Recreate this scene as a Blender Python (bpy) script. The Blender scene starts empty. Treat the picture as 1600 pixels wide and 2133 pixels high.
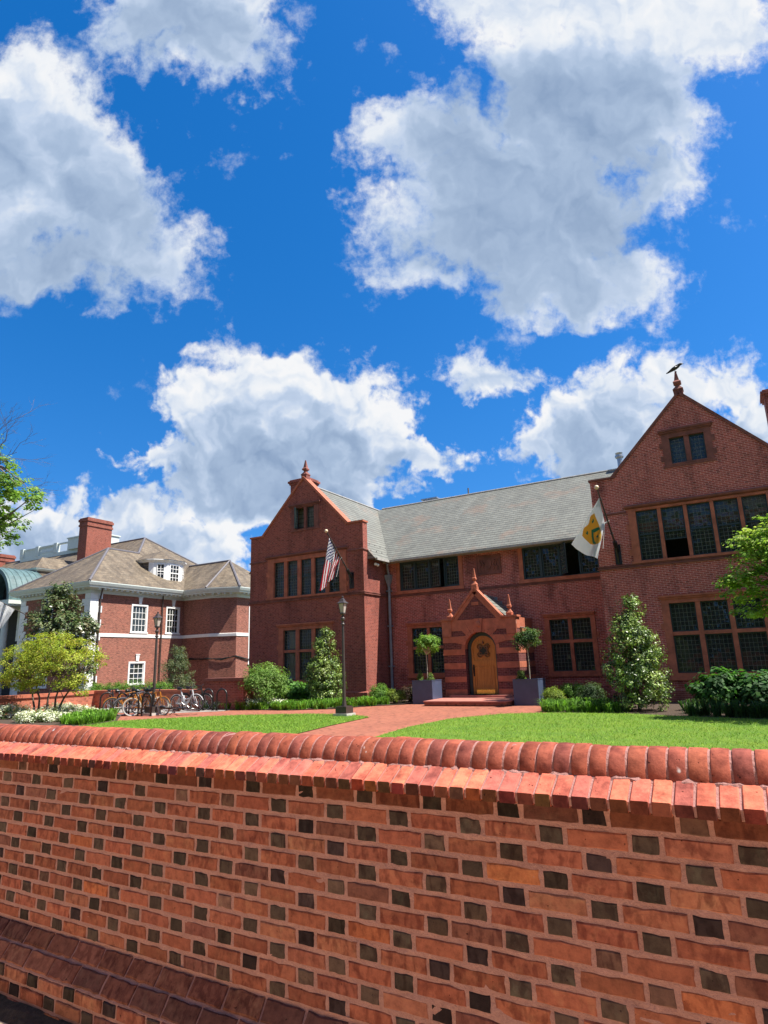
"""Red brick house behind a garden wall, photographed from the pavement."""
import bpy, bmesh, math, random
from mathutils import Vector, Matrix
import numpy as np
# ---------------------------------------------------------------- camera, sky, sun, exposure
sc = bpy.context.scene
PITCH, ROLL, YAW, EYE = 0.237942, -0.0327142, -0.518030, 1.70
fwd = Vector((math.sin(YAW)*math.cos(PITCH), math.cos(YAW)*math.cos(PITCH), math.sin(PITCH)))
rgt = Vector((math.cos(YAW), -math.sin(YAW), 0))
upv = rgt.cross(fwd)
r2 = math.cos(ROLL)*rgt + math.sin(ROLL)*upv
u2 = -math.sin(ROLL)*rgt + math.cos(ROLL)*upv
cam_d = bpy.data.cameras.new('camera'); cam = bpy.data.objects.new('camera', cam_d)
sc.collection.objects.link(cam)
cam.matrix_world = Matrix(((r2.x, u2.x, -fwd.x, 0), (r2.y, u2.y, -fwd.y, 0), (r2.z, u2.z, -fwd.z, EYE), (0, 0, 0, 1)))
cam_d.sensor_fit = 'AUTO'; cam_d.sensor_width = 36; cam_d.lens = 1305.9/2133*36
cam_d.clip_start = 0.05; cam_d.clip_end = 3000
sc.camera = cam
sc.view_settings.view_transform = 'Standard'; sc.view_settings.look = 'None'
sc.view_settings.exposure = 1.0; sc.view_settings.gamma = 1.0; sc.view_settings.use_curve_mapping = False

SUN_EL = math.radians(60)
SUN_V = Vector((math.cos(SUN_EL)*math.cos(math.radians(12.6)), math.cos(SUN_EL)*math.sin(math.radians(12.6)), math.sin(SUN_EL)))
sun_d = bpy.data.lights.new('sun', 'SUN'); sun = bpy.data.objects.new('sun', sun_d); sc.collection.objects.link(sun)
sun_d.energy = 5.0; sun_d.angle = math.radians(0.5); sun_d.color = (1.0, 0.94, 0.84)
sun.rotation_euler = (-SUN_V).to_track_quat('-Z', 'Y').to_euler(); sun.location = (0, 0, 60)

# clouds: centre x, centre y, half width, half height on the sky, in degrees-like units of a fixed sky chart
CLOUDS = [
 (0,330,220,270),(130,360,190,200),(250,470,170,150),(330,540,110,105),(80,550,170,100),(50,170,120,120),
 (380,20,230,120),(410,110,160,80),(490,70,110,90),
 (1080,430,310,210),(1230,200,260,220),(1230,0,340,120),(930,270,190,110),(1370,390,120,120),(1110,585,200,85),(1300,580,120,70),(880,560,120,80),(1530,60,120,90),
 (545,765,110,72),(610,755,100,60),(430,850,115,95),(570,850,170,130),(770,870,110,75),(850,935,110,50),(690,930,190,85),(350,960,105,75),(500,960,200,100),(570,1030,240,60),(720,1035,140,50),
 (950,745,105,66),(1050,785,105,62),(935,705,32,26),(1075,805,55,24),
 (1280,870,140,100),(1235,820,60,55),(1300,800,55,45),(1200,930,105,70),(1400,830,85,75),(1310,950,220,80),
 (1555,795,70,60),(1580,880,120,70),
 (95,1090,90,60),(60,1140,150,70),(300,1090,105,65),(380,1130,75,50),(200,1150,200,60),(440,1165,50,35),(500,1110,60,60),
 (1600,450,36,26)]
GREYS = [(1110,340,290,220),(1080,490,290,150),(1330,200,130,110),(1150,600,160,60),(1300,470,90,90),(940,470,110,60),
 (350,60,190,90),(480,120,100,60),(80,540,170,100),(250,580,140,60),(200,420,120,90),(300,480,80,60),(20,330,60,90),(150,300,70,50),
 (650,965,230,75),(420,985,140,60),(520,900,80,45),(600,1030,200,40),(820,960,70,22),(650,880,60,25),(470,1030,120,30),(1230,960,120,55),(1300,900,60,35),(1420,900,70,35),(1560,900,60,30),
 (1010,795,60,16),(90,1150,120,50),(265,1035,80,45),(330,1130,70,24),(250,1170,120,30)]
WISPS = [(850,110,60,60),(480,220,60,50),(640,30,60,60),(610,130,50,40),(1500,440,60,60),(300,130,80,60),(60,640,90,40),(1090,690,80,35),(300,820,60,40),(450,340,70,60)]

def make_world():
    w = bpy.data.worlds.new('World'); sc.world = w; w.use_nodes = True
    nt = w.node_tree; nt.nodes.clear(); L = nt.links
    def N(t, **k):
        n = nt.nodes.new(t)
        for a, b in k.items(): setattr(n, a, b)
        return n
    def M(op, a, b=None, c=None, clamp=False):
        n = N('ShaderNodeMath', operation=op, use_clamp=clamp)
        for i, v in enumerate((a, b, c)):
            if v is None: continue
            if isinstance(v, (int, float)): n.inputs[i].default_value = v
            else: L.new(v, n.inputs[i])
        return n.outputs[0]
    def V(op, a, b=None, c=None, out=0):
        n = N('ShaderNodeVectorMath', operation=op)
        for i, v in enumerate((a, b, c)):
            if v is None: continue
            if isinstance(v, (tuple, list, Vector)): n.inputs[i].default_value = v
            else: L.new(v, n.inputs[i])
        return n.outputs['Value'] if op in ('DOT_PRODUCT', 'LENGTH') else n.outputs[0]
    def mapr(v, a, b, c, d, smooth=True):
        n = N('ShaderNodeMapRange', interpolation_type='SMOOTHSTEP' if smooth else 'LINEAR')
        L.new(v, n.inputs[0])
        for i, x in enumerate((a, b, c, d)): n.inputs[i+1].default_value = x
        return n.outputs[0]
    def noise(vec, scale, detail, rough, dist=0.0, lac=2.0, dim='2D'):
        n = N('ShaderNodeTexNoise', noise_dimensions=dim); n.inputs['Scale'].default_value = scale; n.inputs['Detail'].default_value = detail
        n.inputs['Roughness'].default_value = rough; n.inputs['Distortion'].default_value = dist; n.inputs['Lacunarity'].default_value = lac
        L.new(vec, n.inputs['Vector']); return n
    def mix(f, a, b):
        n = N('ShaderNodeMix', data_type='RGBA')
        for i, v in ((0, f), (6, a), (7, b)):
            if isinstance(v, (int, float)): n.inputs[i].default_value = v
            elif isinstance(v, tuple): n.inputs[i].default_value = (*v, 1)
            else: L.new(v, n.inputs[i])
        return n.outputs[2]
    sky = N('ShaderNodeTexSky', sky_type='NISHITA', sun_disc=False)
    sky.sun_elevation = SUN_EL; sky.sun_rotation = math.pi/2 - math.atan2(SUN_V.y, SUN_V.x)
    sky.air_density = 1.0; sky.dust_density = 0.4; sky.ozone_density = 2.5
    tc = N('ShaderNodeTexCoord'); d = tc.outputs['Generated']
    # clear, deep blue down to the roofs
    L.new(V('MULTIPLY_ADD', V('MAXIMUM', d, (-2, -2, 0)), (1, 1, .82), (0, 0, .17)), sky.inputs['Vector'])
    # a fixed chart of the sky, centred 13 degrees above the horizon to the north-west
    f = M('MAXIMUM', V('DOT_PRODUCT', d, fwd), 0.05)
    px = M('DIVIDE', V('DOT_PRODUCT', d, r2), f); py = M('DIVIDE', V('DOT_PRODUCT', d, u2), f)
    cb = N('ShaderNodeCombineXYZ'); L.new(px, cb.inputs[0]); L.new(py, cb.inputs[1]); p0 = cb.outputs[0]
    # warp the outlines at two sizes
    w1 = noise(p0, 7.0, 3, 0.55).outputs['Color']; w2 = noise(p0, 26.0, 3, 0.6).outputs['Color']
    p = V('MULTIPLY_ADD', V('SUBTRACT', w1, (.5, .5, .5)), (.13, .13, 0), p0)
    p = V('MULTIPLY_ADD', V('SUBTRACT', w2, (.5, .5, .5)), (.035, .035, 0), p)
    def field(blobs, p, k):
        acc = None
        for (cx, cy, rx, ry) in blobs:
            ix, iy = 1305.9/rx, 1305.9/ry
            q = V('MULTIPLY_ADD', p, (ix, iy, 0), (-(cx-800)/rx, (cy-1066.5)/ry, 0))
            m = M('SUBTRACT', 1.0, V('LENGTH', q))
            m = M('MULTIPLY', m, 0.5*(rx+ry)/130.0)
            acc = m if acc is None else M('SMOOTH_MAX', acc, m, k)
        return acc
    body = field(CLOUDS, p, 0.18)
    wis = field(WISPS, p, 0.1)
    def fbm(q):
        a = noise(q, 5.0, 9, 0.60).outputs['Fac']; return a
    n1 = fbm(p)
    sl = (0.022, 0.030, 0)
    n2 = fbm(V('ADD', p, sl))
    nb = noise(p0, 17.0, 7, 0.62).outputs['Fac']
    n1c = M('SUBTRACT', n1, 0.5)
    dens = M('ADD', body, M('MULTIPLY', n1c, 1.55))
    dens = M('ADD', dens, M('MULTIPLY', M('SUBTRACT', nb, .5), .45))
    def billow(vec, sc):
        v_ = N('ShaderNodeTexVoronoi', feature='SMOOTH_F1', voronoi_dimensions='2D'); v_.normalize = True
        for nm, x_ in (('Scale', sc), ('Detail', 2.0), ('Roughness', .55), ('Lacunarity', 2.3), ('Smoothness', .35)): v_.inputs[nm].default_value = x_
        L.new(vec, v_.inputs['Vector']); return v_.outputs['Distance']
    low = N('ShaderNodeSeparateXYZ'); L.new(p0, low.inputs[0]); lowf = mapr(low.outputs[1], .12, .34, 1.0, .35)
    v1 = billow(p, 11.0); v2 = billow(V('ADD', p, (0.012, 0.016, 0)), 11.0)
    dens = M('ADD', dens, M('MULTIPLY', M('MULTIPLY', M('SUBTRACT', .36, v1), 1.5), lowf))
    nh = noise(p0, 48.0, 5, 0.65).outputs['Fac']
    dens = M('ADD', dens, M('MULTIPLY', M('SUBTRACT', nh, .5), .55))
    soft = mapr(low.outputs[1], .10, .34, 1.0, .62)
    alpha = mapr(M('MULTIPLY', dens, soft), -0.05, 0.34, 0, 1)
    wd = M('ADD', M('MULTIPLY', wis, .6), M('MULTIPLY', M('SUBTRACT', nb, .57), 2.6))
    walpha = mapr(wd, 0.0, 0.9, 0, .55)
    alpha = M('MAXIMUM', alpha, walpha)
    # light from the upper right; thick middles and flat bases are greyer
    m1 = noise(p, 6.0, 4, 0.5).outputs['Fac']; m2 = noise(V('ADD', p, (0.02, 0.03, 0)), 6.0, 4, 0.5).outputs['Fac']
    b1 = noise(p, 15.0, 3, 0.5).outputs['Fac']; b2 = noise(V('ADD', p, (0.010, 0.014, 0)), 15.0, 3, 0.5).outputs['Fac']
    relief = M('MULTIPLY', M('SUBTRACT', m1, m2), 1.25)
    relief = M('ADD', relief, M('MULTIPLY', M('SUBTRACT', b1, b2), 0.55))
    relief = M('ADD', relief, M('MULTIPLY', M('SUBTRACT', n1, n2), 0.45))
    relief = M('ADD', M('MULTIPLY', relief, .62), M('MULTIPLY', M('MULTIPLY', M('SUBTRACT', v2, v1), 1.25), lowf))
    grey = field(GREYS, p, 0.25)
    grey = mapr(M('ADD', grey, M('MULTIPLY', M('SUBTRACT', m1, .5), .5)), -0.60, 0.60, 0, 1)
    thick = mapr(dens, 0.15, 1.3, 0, 1)
    lit = M('ADD', M('SUBTRACT', 0.93, M('MULTIPLY', grey, 0.56)), relief)
    lit = M('SUBTRACT', lit, M('MULTIPLY', thick, 0.13), clamp=True)
    ramp = N('ShaderNodeValToRGB'); e = ramp.color_ramp.elements
    e[0].position = 0.0; e[0].color = (.27, .38, .57, 1); e[1].position = 1.0; e[1].color = (.95, .96, .98, 1)
    x = e.new(.40); x.color = (.42, .54, .73, 1); x = e.new(.62); x.color = (.57, .68, .86, 1); x = e.new(.84); x.color = (.83, .88, .95, 1)
    L.new(lit, ramp.inputs[0])
    # unseen clouds all round outside the chart, their grey set for fill light
    hsv = N('ShaderNodeHueSaturation'); hsv.inputs['Hue'].default_value = SKY_HUE; hsv.inputs['Saturation'].default_value = SKY_SAT; hsv.inputs['Value'].default_value = SKY_VAL
    L.new(sky.outputs[0], hsv.inputs['Color'])
    sep = N('ShaderNodeSeparateXYZ'); L.new(d, sep.inputs[0])
    far = mapr(V('DOT_PRODUCT', d, fwd), 0.35, 0.55, 1, 0)
    nf = noise(d, 2.3, 5, 0.58, dim='3D').outputs['Fac']
    fa = M('MULTIPLY', mapr(nf, 0.47, 0.57, 0, 1), far)
    inside = mapr(V('DOT_PRODUCT', d, fwd), 0.35, 0.55, 0, 1)
    alpha = M('MULTIPLY', alpha, inside)
    cl = N('ShaderNodeVectorMath', operation='SCALE'); L.new(ramp.outputs[0], cl.inputs[0]); cl.inputs[3].default_value = CLOUD_V
    col = mix(alpha, hsv.outputs[0], cl.outputs[0])
    col = mix(fa, col, (.40*CLOUD_V, .40*CLOUD_V, .41*CLOUD_V))
    # below the horizon
    bg = N('ShaderNodeBackground'); L.new(col, bg.inputs['Color']); bg.inputs['Strength'].default_value = SKY_STR
    out = N('ShaderNodeOutputWorld'); L.new(bg.outputs[0], out.inputs['Surface'])
    w.cycles.sampling_method = 'MANUAL'; w.cycles.sample_map_resolution = 512
SKY_STR = 0.12; SKY_SAT = 1.42; SKY_VAL = 0.86; SKY_HUE = 0.505; CLOUD_V = 0.485/SKY_STR
make_world()
# ---------------------------------------------------------------- helpers
random.seed(7); rng = np.random.default_rng(11)
Z = Vector((0, 0, 1))
def vv(p): return Vector(p)
def world_loc(o):
    v = Vector((0, 0, 0))
    while o is not None:
        v += o.location; o = o.parent
    return v
class MB:
    """collects faces of one mesh object"""
    def __init__(s): s.v = []; s.f = []; s.m = []; s.c = []
    def face(s, pts, m=0, col=(1, 1, 1)):
        i = len(s.v); s.v.extend([tuple(p) for p in pts]); s.f.append(tuple(range(i, i+len(pts)))); s.m.append(m); s.c.append(col)
    def hexa(s, a, m=0, col=(1, 1, 1)):
        # a: 8 corners, bottom loop then top loop (counter-clockwise from above)
        i = len(s.v); s.v.extend([tuple(p) for p in a])
        for q in ((3, 2, 1, 0), (4, 5, 6, 7), (0, 1, 5, 4), (1, 2, 6, 5), (2, 3, 7, 6), (3, 0, 4, 7)):
            s.f.append(tuple(i+k for k in q)); s.m.append(m); s.c.append(col)
    def box(s, x0, y0, z0, x1, y1, z1, m=0, col=(1, 1, 1)):
        s.hexa([(x0, y0, z0), (x1, y0, z0), (x1, y1, z0), (x0, y1, z0), (x0, y0, z1), (x1, y0, z1), (x1, y1, z1), (x0, y1, z1)], m, col)
    def prism(s, pts, off, m=0, col=(1, 1, 1)):
        """polygon pts (3-D) extruded by off"""
        off = vv(off); a = [vv(p) for p in pts]; b = [p+off for p in a]; n = len(a)
        i = len(s.v); s.v.extend([tuple(p) for p in a+b])
        s.f.append(tuple(range(i, i+n))); s.f.append(tuple(range(i+2*n-1, i+n-1, -1)))
        s.m += [m, m]; s.c += [col, col]
        for k in range(n):
            l = (k+1) % n; s.f.append((i+l, i+k, i+n+k, i+n+l)); s.m.append(m); s.c.append(col)
    def tube(s, pts, rad, n=8, m=0, cap=True, col=(1, 1, 1)):
        pts = [vv(p) for p in pts]
        if isinstance(rad, (int, float)): rad = [rad]*len(pts)
        rings = []; pu = None
        for k, p in enumerate(pts):
            d = (pts[min(k+1, len(pts)-1)] - pts[max(k-1, 0)]).normalized()
            a = Vector((0, 0, 1)) if abs(d.z) < .9 else Vector((1, 0, 0))
            if pu is not None: a = pu
            u = (a - d*a.dot(d)).normalized(); w = d.cross(u); pu = u
            i = len(s.v)
            for q in range(n):
                t = 2*math.pi*q/n; s.v.append(tuple(p + (u*math.cos(t)+w*math.sin(t))*rad[k]))
            rings.append(i)
        for a, b in zip(rings, rings[1:]):
            for q in range(n):
                r = (q+1) % n; s.f.append((a+q, a+r, b+r, b+q)); s.m.append(m); s.c.append(col)
        if cap:
            s.f.append(tuple(rings[0]+q for q in reversed(range(n)))); s.f.append(tuple(rings[-1]+q for q in range(n))); s.m += [m, m]; s.c += [col, col]
    def lathe(s, prof, c=(0, 0, 0), n=16, m=0, rot=0.0, col=(1, 1, 1)):
        c = vv(c); rings = []
        for r, z in prof:
            i = len(s.v); rings.append(i)
            for q in range(n):
                t = 2*math.pi*q/n + rot; s.v.append((c.x+r*math.cos(t), c.y+r*math.sin(t), c.z+z))
        for a, b in zip(rings, rings[1:]):
            for q in range(n):
                r = (q+1) % n; s.f.append((a+q, a+r, b+r, b+q)); s.m.append(m); s.c.append(col)
        s.f.append(tuple(rings[0]+q for q in reversed(range(n)))); s.f.append(tuple(rings[-1]+q for q in range(n))); s.m += [m, m]; s.c += [col, col]
    def sphere(s, c, r, n=12, k=8, sc=(1, 1, 1), m=0, col=(1, 1, 1)):
        prof = [(max(1e-4, r*math.sin(math.pi*j/k)), -r*math.cos(math.pi*j/k)) for j in range(k+1)]
        i = len(s.v); s.lathe(prof, (0, 0, 0), n, m, col=col); c = vv(c)
        s.v[i:] = [(c.x+x*sc[0], c.y+y*sc[1], c.z+z*sc[2]) for x, y, z in s.v[i:]]
    def build(s, name, mats, parent=None, smooth=False, world=True, col=False, uv=True):
        if not isinstance(mats, (list, tuple)): mats = [mats]
        me = bpy.data.meshes.new(name)
        V = np.array(s.v, dtype=np.float64)
        if parent is not None and world: V = V - np.array(world_loc(parent))
        me.from_pydata(V.tolist(), [], s.f)
        for mt in mats: me.materials.append(mt)
        if len(mats) > 1: me.polygons.foreach_set('material_index', s.m)
        if smooth: me.polygons.foreach_set('use_smooth', [True]*len(s.f))
        if uv:
            ul = me.uv_layers.new(name='UVMap'); UV = np.zeros((len(me.loops), 2)); li = 0; A = np.array(s.v)
            for f in s.f:
                P = A[list(f)]
                n = np.zeros(3)
                for k in range(len(f)):
                    a, b = P[k], P[(k+1) % len(f)]; n += np.cross(a, b)
                l = np.linalg.norm(n); n = n/l if l > 1e-12 else np.array([0, 0, 1.])
                if abs(n[2]) > .97: t = np.array([1., 0, 0]); b = np.array([0, 1., 0])
                else:
                    t = np.cross([0, 0, 1.], n); t /= np.linalg.norm(t); b = np.cross(n, t)
                UV[li:li+len(f), 0] = P@t; UV[li:li+len(f), 1] = P@b; li += len(f)
            ul.data.foreach_set('uv', UV.ravel())
        if col:
            at = me.color_attributes.new('Col', 'FLOAT_COLOR', 'CORNER')
            C = np.ones((len(me.loops), 4)); li = 0
            for f, c in zip(s.f, s.c): C[li:li+len(f), :3] = c[:3]; li += len(f)
            at.data.foreach_set('color', C.ravel())
        me.update()
        o = bpy.data.objects.new(name, me); sc.collection.objects.link(o)
        if parent is not None: o.parent = parent
        return o
def tag(o, label=None, cat=None, group=None, kind=None):
    if label: o['label'] = label
    if cat: o['category'] = cat
    if group: o['group'] = group
    if kind: o['kind'] = kind
    return o
def thing(name, loc, label, cat, group=None, rz=0.0):
    o = bpy.data.objects.new(name, None); sc.collection.objects.link(o); o.location = loc; o.rotation_euler = (0, 0, rz)
    o.empty_display_size = .2
    return tag(o, label, cat, group)
def copy_tree(o, parent=None):
    c = o.copy(); sc.collection.objects.link(c)
    if parent is not None: c.parent = parent
    for ch in list(o.children): copy_tree(ch, c)
    return c
class Fr:
    """frame on a wall: u along it, d out of it, z up"""
    def __init__(s, o, u, n): s.o = vv(o); s.u = vv(u).normalized(); s.n = vv(n).normalized()
    def P(s, u, d, z): return s.o + s.u*u + s.n*d + Z*z
def fbox(mb, F, u0, u1, d0, d1, z0, z1, m=0, col=(1, 1, 1)):
    a = [F.P(u0, d1, z0), F.P(u1, d1, z0), F.P(u1, d0, z0), F.P(u0, d0, z0), F.P(u0, d1, z1), F.P(u1, d1, z1), F.P(u1, d0, z1), F.P(u0, d0, z1)]
    mb.hexa(a, m, col)
def clip2(poly, hp):
    """keep the part of a 2-D polygon with a*u+b*z<=c"""
    a, b, c = hp; out = []
    for i in range(len(poly)):
        p, q = poly[i], poly[(i+1) % len(poly)]; dp = a*p[0]+b*p[1]-c; dq = a*q[0]+b*q[1]-c
        if dp <= 0: out.append(p)
        if dp*dq < 0:
            t = dp/(dp-dq); out.append((p[0]+(q[0]-p[0])*t, p[1]+(q[1]-p[1])*t))
    return out
def wall(mb, F, u0, u1, z0, z1, holes=(), clips=(), reveal=.25, pocket=2.2, m=0, mi=1):
    """a wall face with real window openings, reveals and a dark room behind each"""
    us = sorted({u0, u1, *[h[0] for h in holes], *[h[1] for h in holes]}); zs = sorted({z0, z1, *[h[2] for h in holes], *[h[3] for h in holes]})
    for a, b in zip(us, us[1:]):
        for c, d in zip(zs, zs[1:]):
            cu, cz = (a+b)/2, (c+d)/2
            if any(h[0] < cu < h[1] and h[2] < cz < h[3] for h in holes): continue
            poly = [(a, c), (b, c), (b, d), (a, d)]
            for hp in clips: poly = clip2(poly, hp) if poly else poly
            if len(poly) >= 3: mb.face([F.P(p[0], 0, p[1]) for p in poly], m)
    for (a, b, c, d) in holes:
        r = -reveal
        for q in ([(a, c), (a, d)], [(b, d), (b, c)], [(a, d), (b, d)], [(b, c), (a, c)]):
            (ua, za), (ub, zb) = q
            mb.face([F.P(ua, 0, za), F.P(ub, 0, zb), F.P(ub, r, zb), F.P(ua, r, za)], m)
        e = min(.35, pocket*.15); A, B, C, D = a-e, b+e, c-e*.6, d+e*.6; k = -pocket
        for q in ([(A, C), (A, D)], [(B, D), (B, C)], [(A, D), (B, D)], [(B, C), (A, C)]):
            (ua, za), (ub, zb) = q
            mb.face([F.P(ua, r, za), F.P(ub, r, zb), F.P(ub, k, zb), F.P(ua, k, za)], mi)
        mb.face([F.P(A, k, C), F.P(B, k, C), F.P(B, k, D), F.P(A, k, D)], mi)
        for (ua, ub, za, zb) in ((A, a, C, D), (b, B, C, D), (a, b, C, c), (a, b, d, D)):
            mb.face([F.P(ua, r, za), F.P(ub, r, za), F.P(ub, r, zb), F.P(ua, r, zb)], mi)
def sweep(mb, pts, prof, m=0, close=False):
    """profile [(out, z)] swept along a horizontal line of points; 'out' is to the right of travel"""
    P = [Vector((p[0], p[1], 0)) for p in pts]; n = len(P); rows = []
    for i in range(n):
        d1 = (P[i]-P[i-1]).normalized() if i > 0 else None; d2 = (P[i+1]-P[i]).normalized() if i < n-1 else None
        d1 = d1 or d2; d2 = d2 or d1
        n1 = Vector((d1.y, -d1.x, 0)); n2 = Vector((d2.y, -d2.x, 0)); b = (n1+n2).normalized(); k = 1/max(.3, b.dot(n1))
        rows.append([P[i] + b*(o*k) + Z*z for o, z in prof])
    q = len(prof)
    for a, b in zip(rows, rows[1:]):
        for j in range(q):
            l = (j+1) % q; mb.face([a[j], b[j], b[l], a[l]], m)
    mb.face(rows[0], m); mb.face(list(reversed(rows[-1])), m)
# ---------------------------------------------------------------- materials
class NT:
    def __init__(s, name):
        s.mat = bpy.data.materials.new(name); s.mat.use_nodes = True; s.t = s.mat.node_tree; s.t.nodes.clear()
        s.out = s.n('ShaderNodeOutputMaterial'); s.b = s.n('ShaderNodeBsdfPrincipled'); s.t.links.new(s.b.outputs[0], s.out.inputs['Surface'])
    def n(s, t, **k):
        x = s.t.nodes.new(t)
        for a, b in k.items(): setattr(x, a, b)
        return x
    def set(s, inp, v):
        if isinstance(v, bpy.types.NodeSocket): s.t.links.new(v, inp)
        elif isinstance(v, tuple) and len(v) == 3 and inp.type == 'RGBA': inp.default_value = (*v, 1)
        else: inp.default_value = v
    def p(s, **k):
        names = dict(base='Base Color', rough='Roughness', metal='Metallic', spec='Specular IOR Level', normal='Normal', trans='Transmission Weight', coat='Coat Weight')
        for a, b in k.items(): s.set(s.b.inputs[names[a]], b)
        return s
    def uv(s): return s.n('ShaderNodeUVMap').outputs[0]
    def gen(s): return s.n('ShaderNodeTexCoord').outputs['Object']
    def pos(s): return s.n('ShaderNodeNewGeometry').outputs['Position']
    def mapping(s, v, scale=(1, 1, 1), loc=(0, 0, 0), rot=(0, 0, 0)):
        x = s.n('ShaderNodeMapping'); s.set(x.inputs[0], v); x.inputs['Scale'].default_value = scale; x.inputs['Location'].default_value = loc; x.inputs['Rotation'].default_value = rot
        return x.outputs[0]
    def noise(s, v, scale, detail=4, rough=.55, out='Fac', dist=0):
        x = s.n('ShaderNodeTexNoise'); s.set(x.inputs['Vector'], v); x.inputs['Scale'].default_value = scale; x.inputs['Detail'].default_value = detail
        x.inputs['Roughness'].default_value = rough; x.inputs['Distortion'].default_value = dist
        return x.outputs[out]
    def ramp(s, f, *stops, interp='LINEAR'):
        x = s.n('ShaderNodeValToRGB'); s.set(x.inputs[0], f); e = x.color_ramp.elements; x.color_ramp.interpolation = interp
        while len(e) < len(stops): e.new(.5)
        for k, (p, c) in enumerate(stops): e[k].position = p; e[k].color = (*c, 1) if isinstance(c, tuple) else (c, c, c, 1)
        return x.outputs[0]
    def mix(s, f, a, b, mode='MIX'):
        x = s.n('ShaderNodeMix', data_type='RGBA', blend_type=mode); s.set(x.inputs[0], f); s.set(x.inputs[6], a); s.set(x.inputs[7], b); return x.outputs[2]
    def math(s, op, a, b=0.0, clamp=False):
        x = s.n('ShaderNodeMath', operation=op, use_clamp=clamp); s.set(x.inputs[0], a); s.set(x.inputs[1], b); return x.outputs[0]
    def attr(s, name='Col'): return s.n('ShaderNodeAttribute', attribute_name=name).outputs['Color']
    def bump(s, h, strength=.3, dist=.01):
        x = s.n('ShaderNodeBump'); s.set(x.inputs['Height'], h); x.inputs['Strength'].default_value = strength; x.inputs['Distance'].default_value = dist; return x.outputs[0]
def plain(name, col, rough=.5, metal=0.0, var=.12, scale=6.0, spec=.5, bump=0.0):
    t = NT(name); v = t.gen(); f = t.noise(v, scale, 5, .6)
    lo = tuple(c*(1-var) for c in col); hi = tuple(min(1, c*(1+var)) for c in col)
    t.p(base=t.ramp(f, (.3, lo), (.7, hi)), rough=rough, metal=metal, spec=spec)
    if bump: t.p(normal=t.bump(t.noise(v, scale*8, 4), bump, .01))
    return t.mat
def brickwork(name, c1, c2, mortar, stain=(.40, .38, .40), dark=None, course=.35, w=.215, h=.0685, ms=.011, stain_amt=.5, pale=None):
    t = NT(name); uv = t.uv()
    br = t.n('ShaderNodeTexBrick'); t.set(br.inputs['Vector'], uv); br.offset = .5; br.inputs['Scale'].default_value = 1
    br.inputs['Brick Width'].default_value = w; br.inputs['Row Height'].default_value = h; br.inputs['Mortar Size'].default_value = ms*.5
    br.inputs['Mortar Smooth'].default_value = .25; br.inputs['Bias'].default_value = -.1
    t.set(br.inputs['Color1'], c1); t.set(br.inputs['Color2'], c2); t.set(br.inputs['Mortar'], mortar)
    col = br.outputs['Color']
    # single bricks burnt darker
    cell = t.n('ShaderNodeTexWhiteNoise', noise_dimensions='2D'); sn = t.n('ShaderNodeVectorMath', operation='SNAP'); t.set(sn.inputs[0], uv); sn.inputs[1].default_value = (w/2, h, 1); t.t.links.new(sn.outputs[0], cell.inputs['Vector'])
    k = t.math('MULTIPLY', t.ramp(cell.outputs['Value'], (.0, 0.0), (.8, 0.0), (1.0, .75)), t.math('SUBTRACT', 1.0, br.outputs['Fac']))
    col = t.mix(k, col, dark or tuple(x*.35 for x in c1))
    # rain stains running down and patches of weather
    a = t.noise(t.mapping(uv, (.9, .26, 1)), 1.0, 6, .66); col = t.mix(t.math('MULTIPLY', t.ramp(a, (.50, 0.0), (.64, 1.0)), stain_amt), col, t.mix(1.0, col, stain, 'MULTIPLY'))
    b = t.noise(uv, .8, 5, .6); col = t.mix(t.ramp(b, (.45, 0.0), (.75, .55)), col, t.mix(1.0, col, pale or (1.25, 1.15, 1.12), 'MULTIPLY'))
    c = t.noise(t.mapping(uv, (4.2, 14.6, 1)), 1.0, 3, .6); col = t.mix(course, col, t.mix(1.0, col, t.ramp(c, (.3, (.5, .47, .47)), (.7, (1.42, 1.45, 1.42))), 'MULTIPLY'))
    t.p(base=col, rough=.85, spec=.3, normal=t.bump(t.math('ADD', t.math('MULTIPLY', br.outputs['Fac'], -1.0), t.math('MULTIPLY', c, .5)), .5, .008))
    return t.mat
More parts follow.
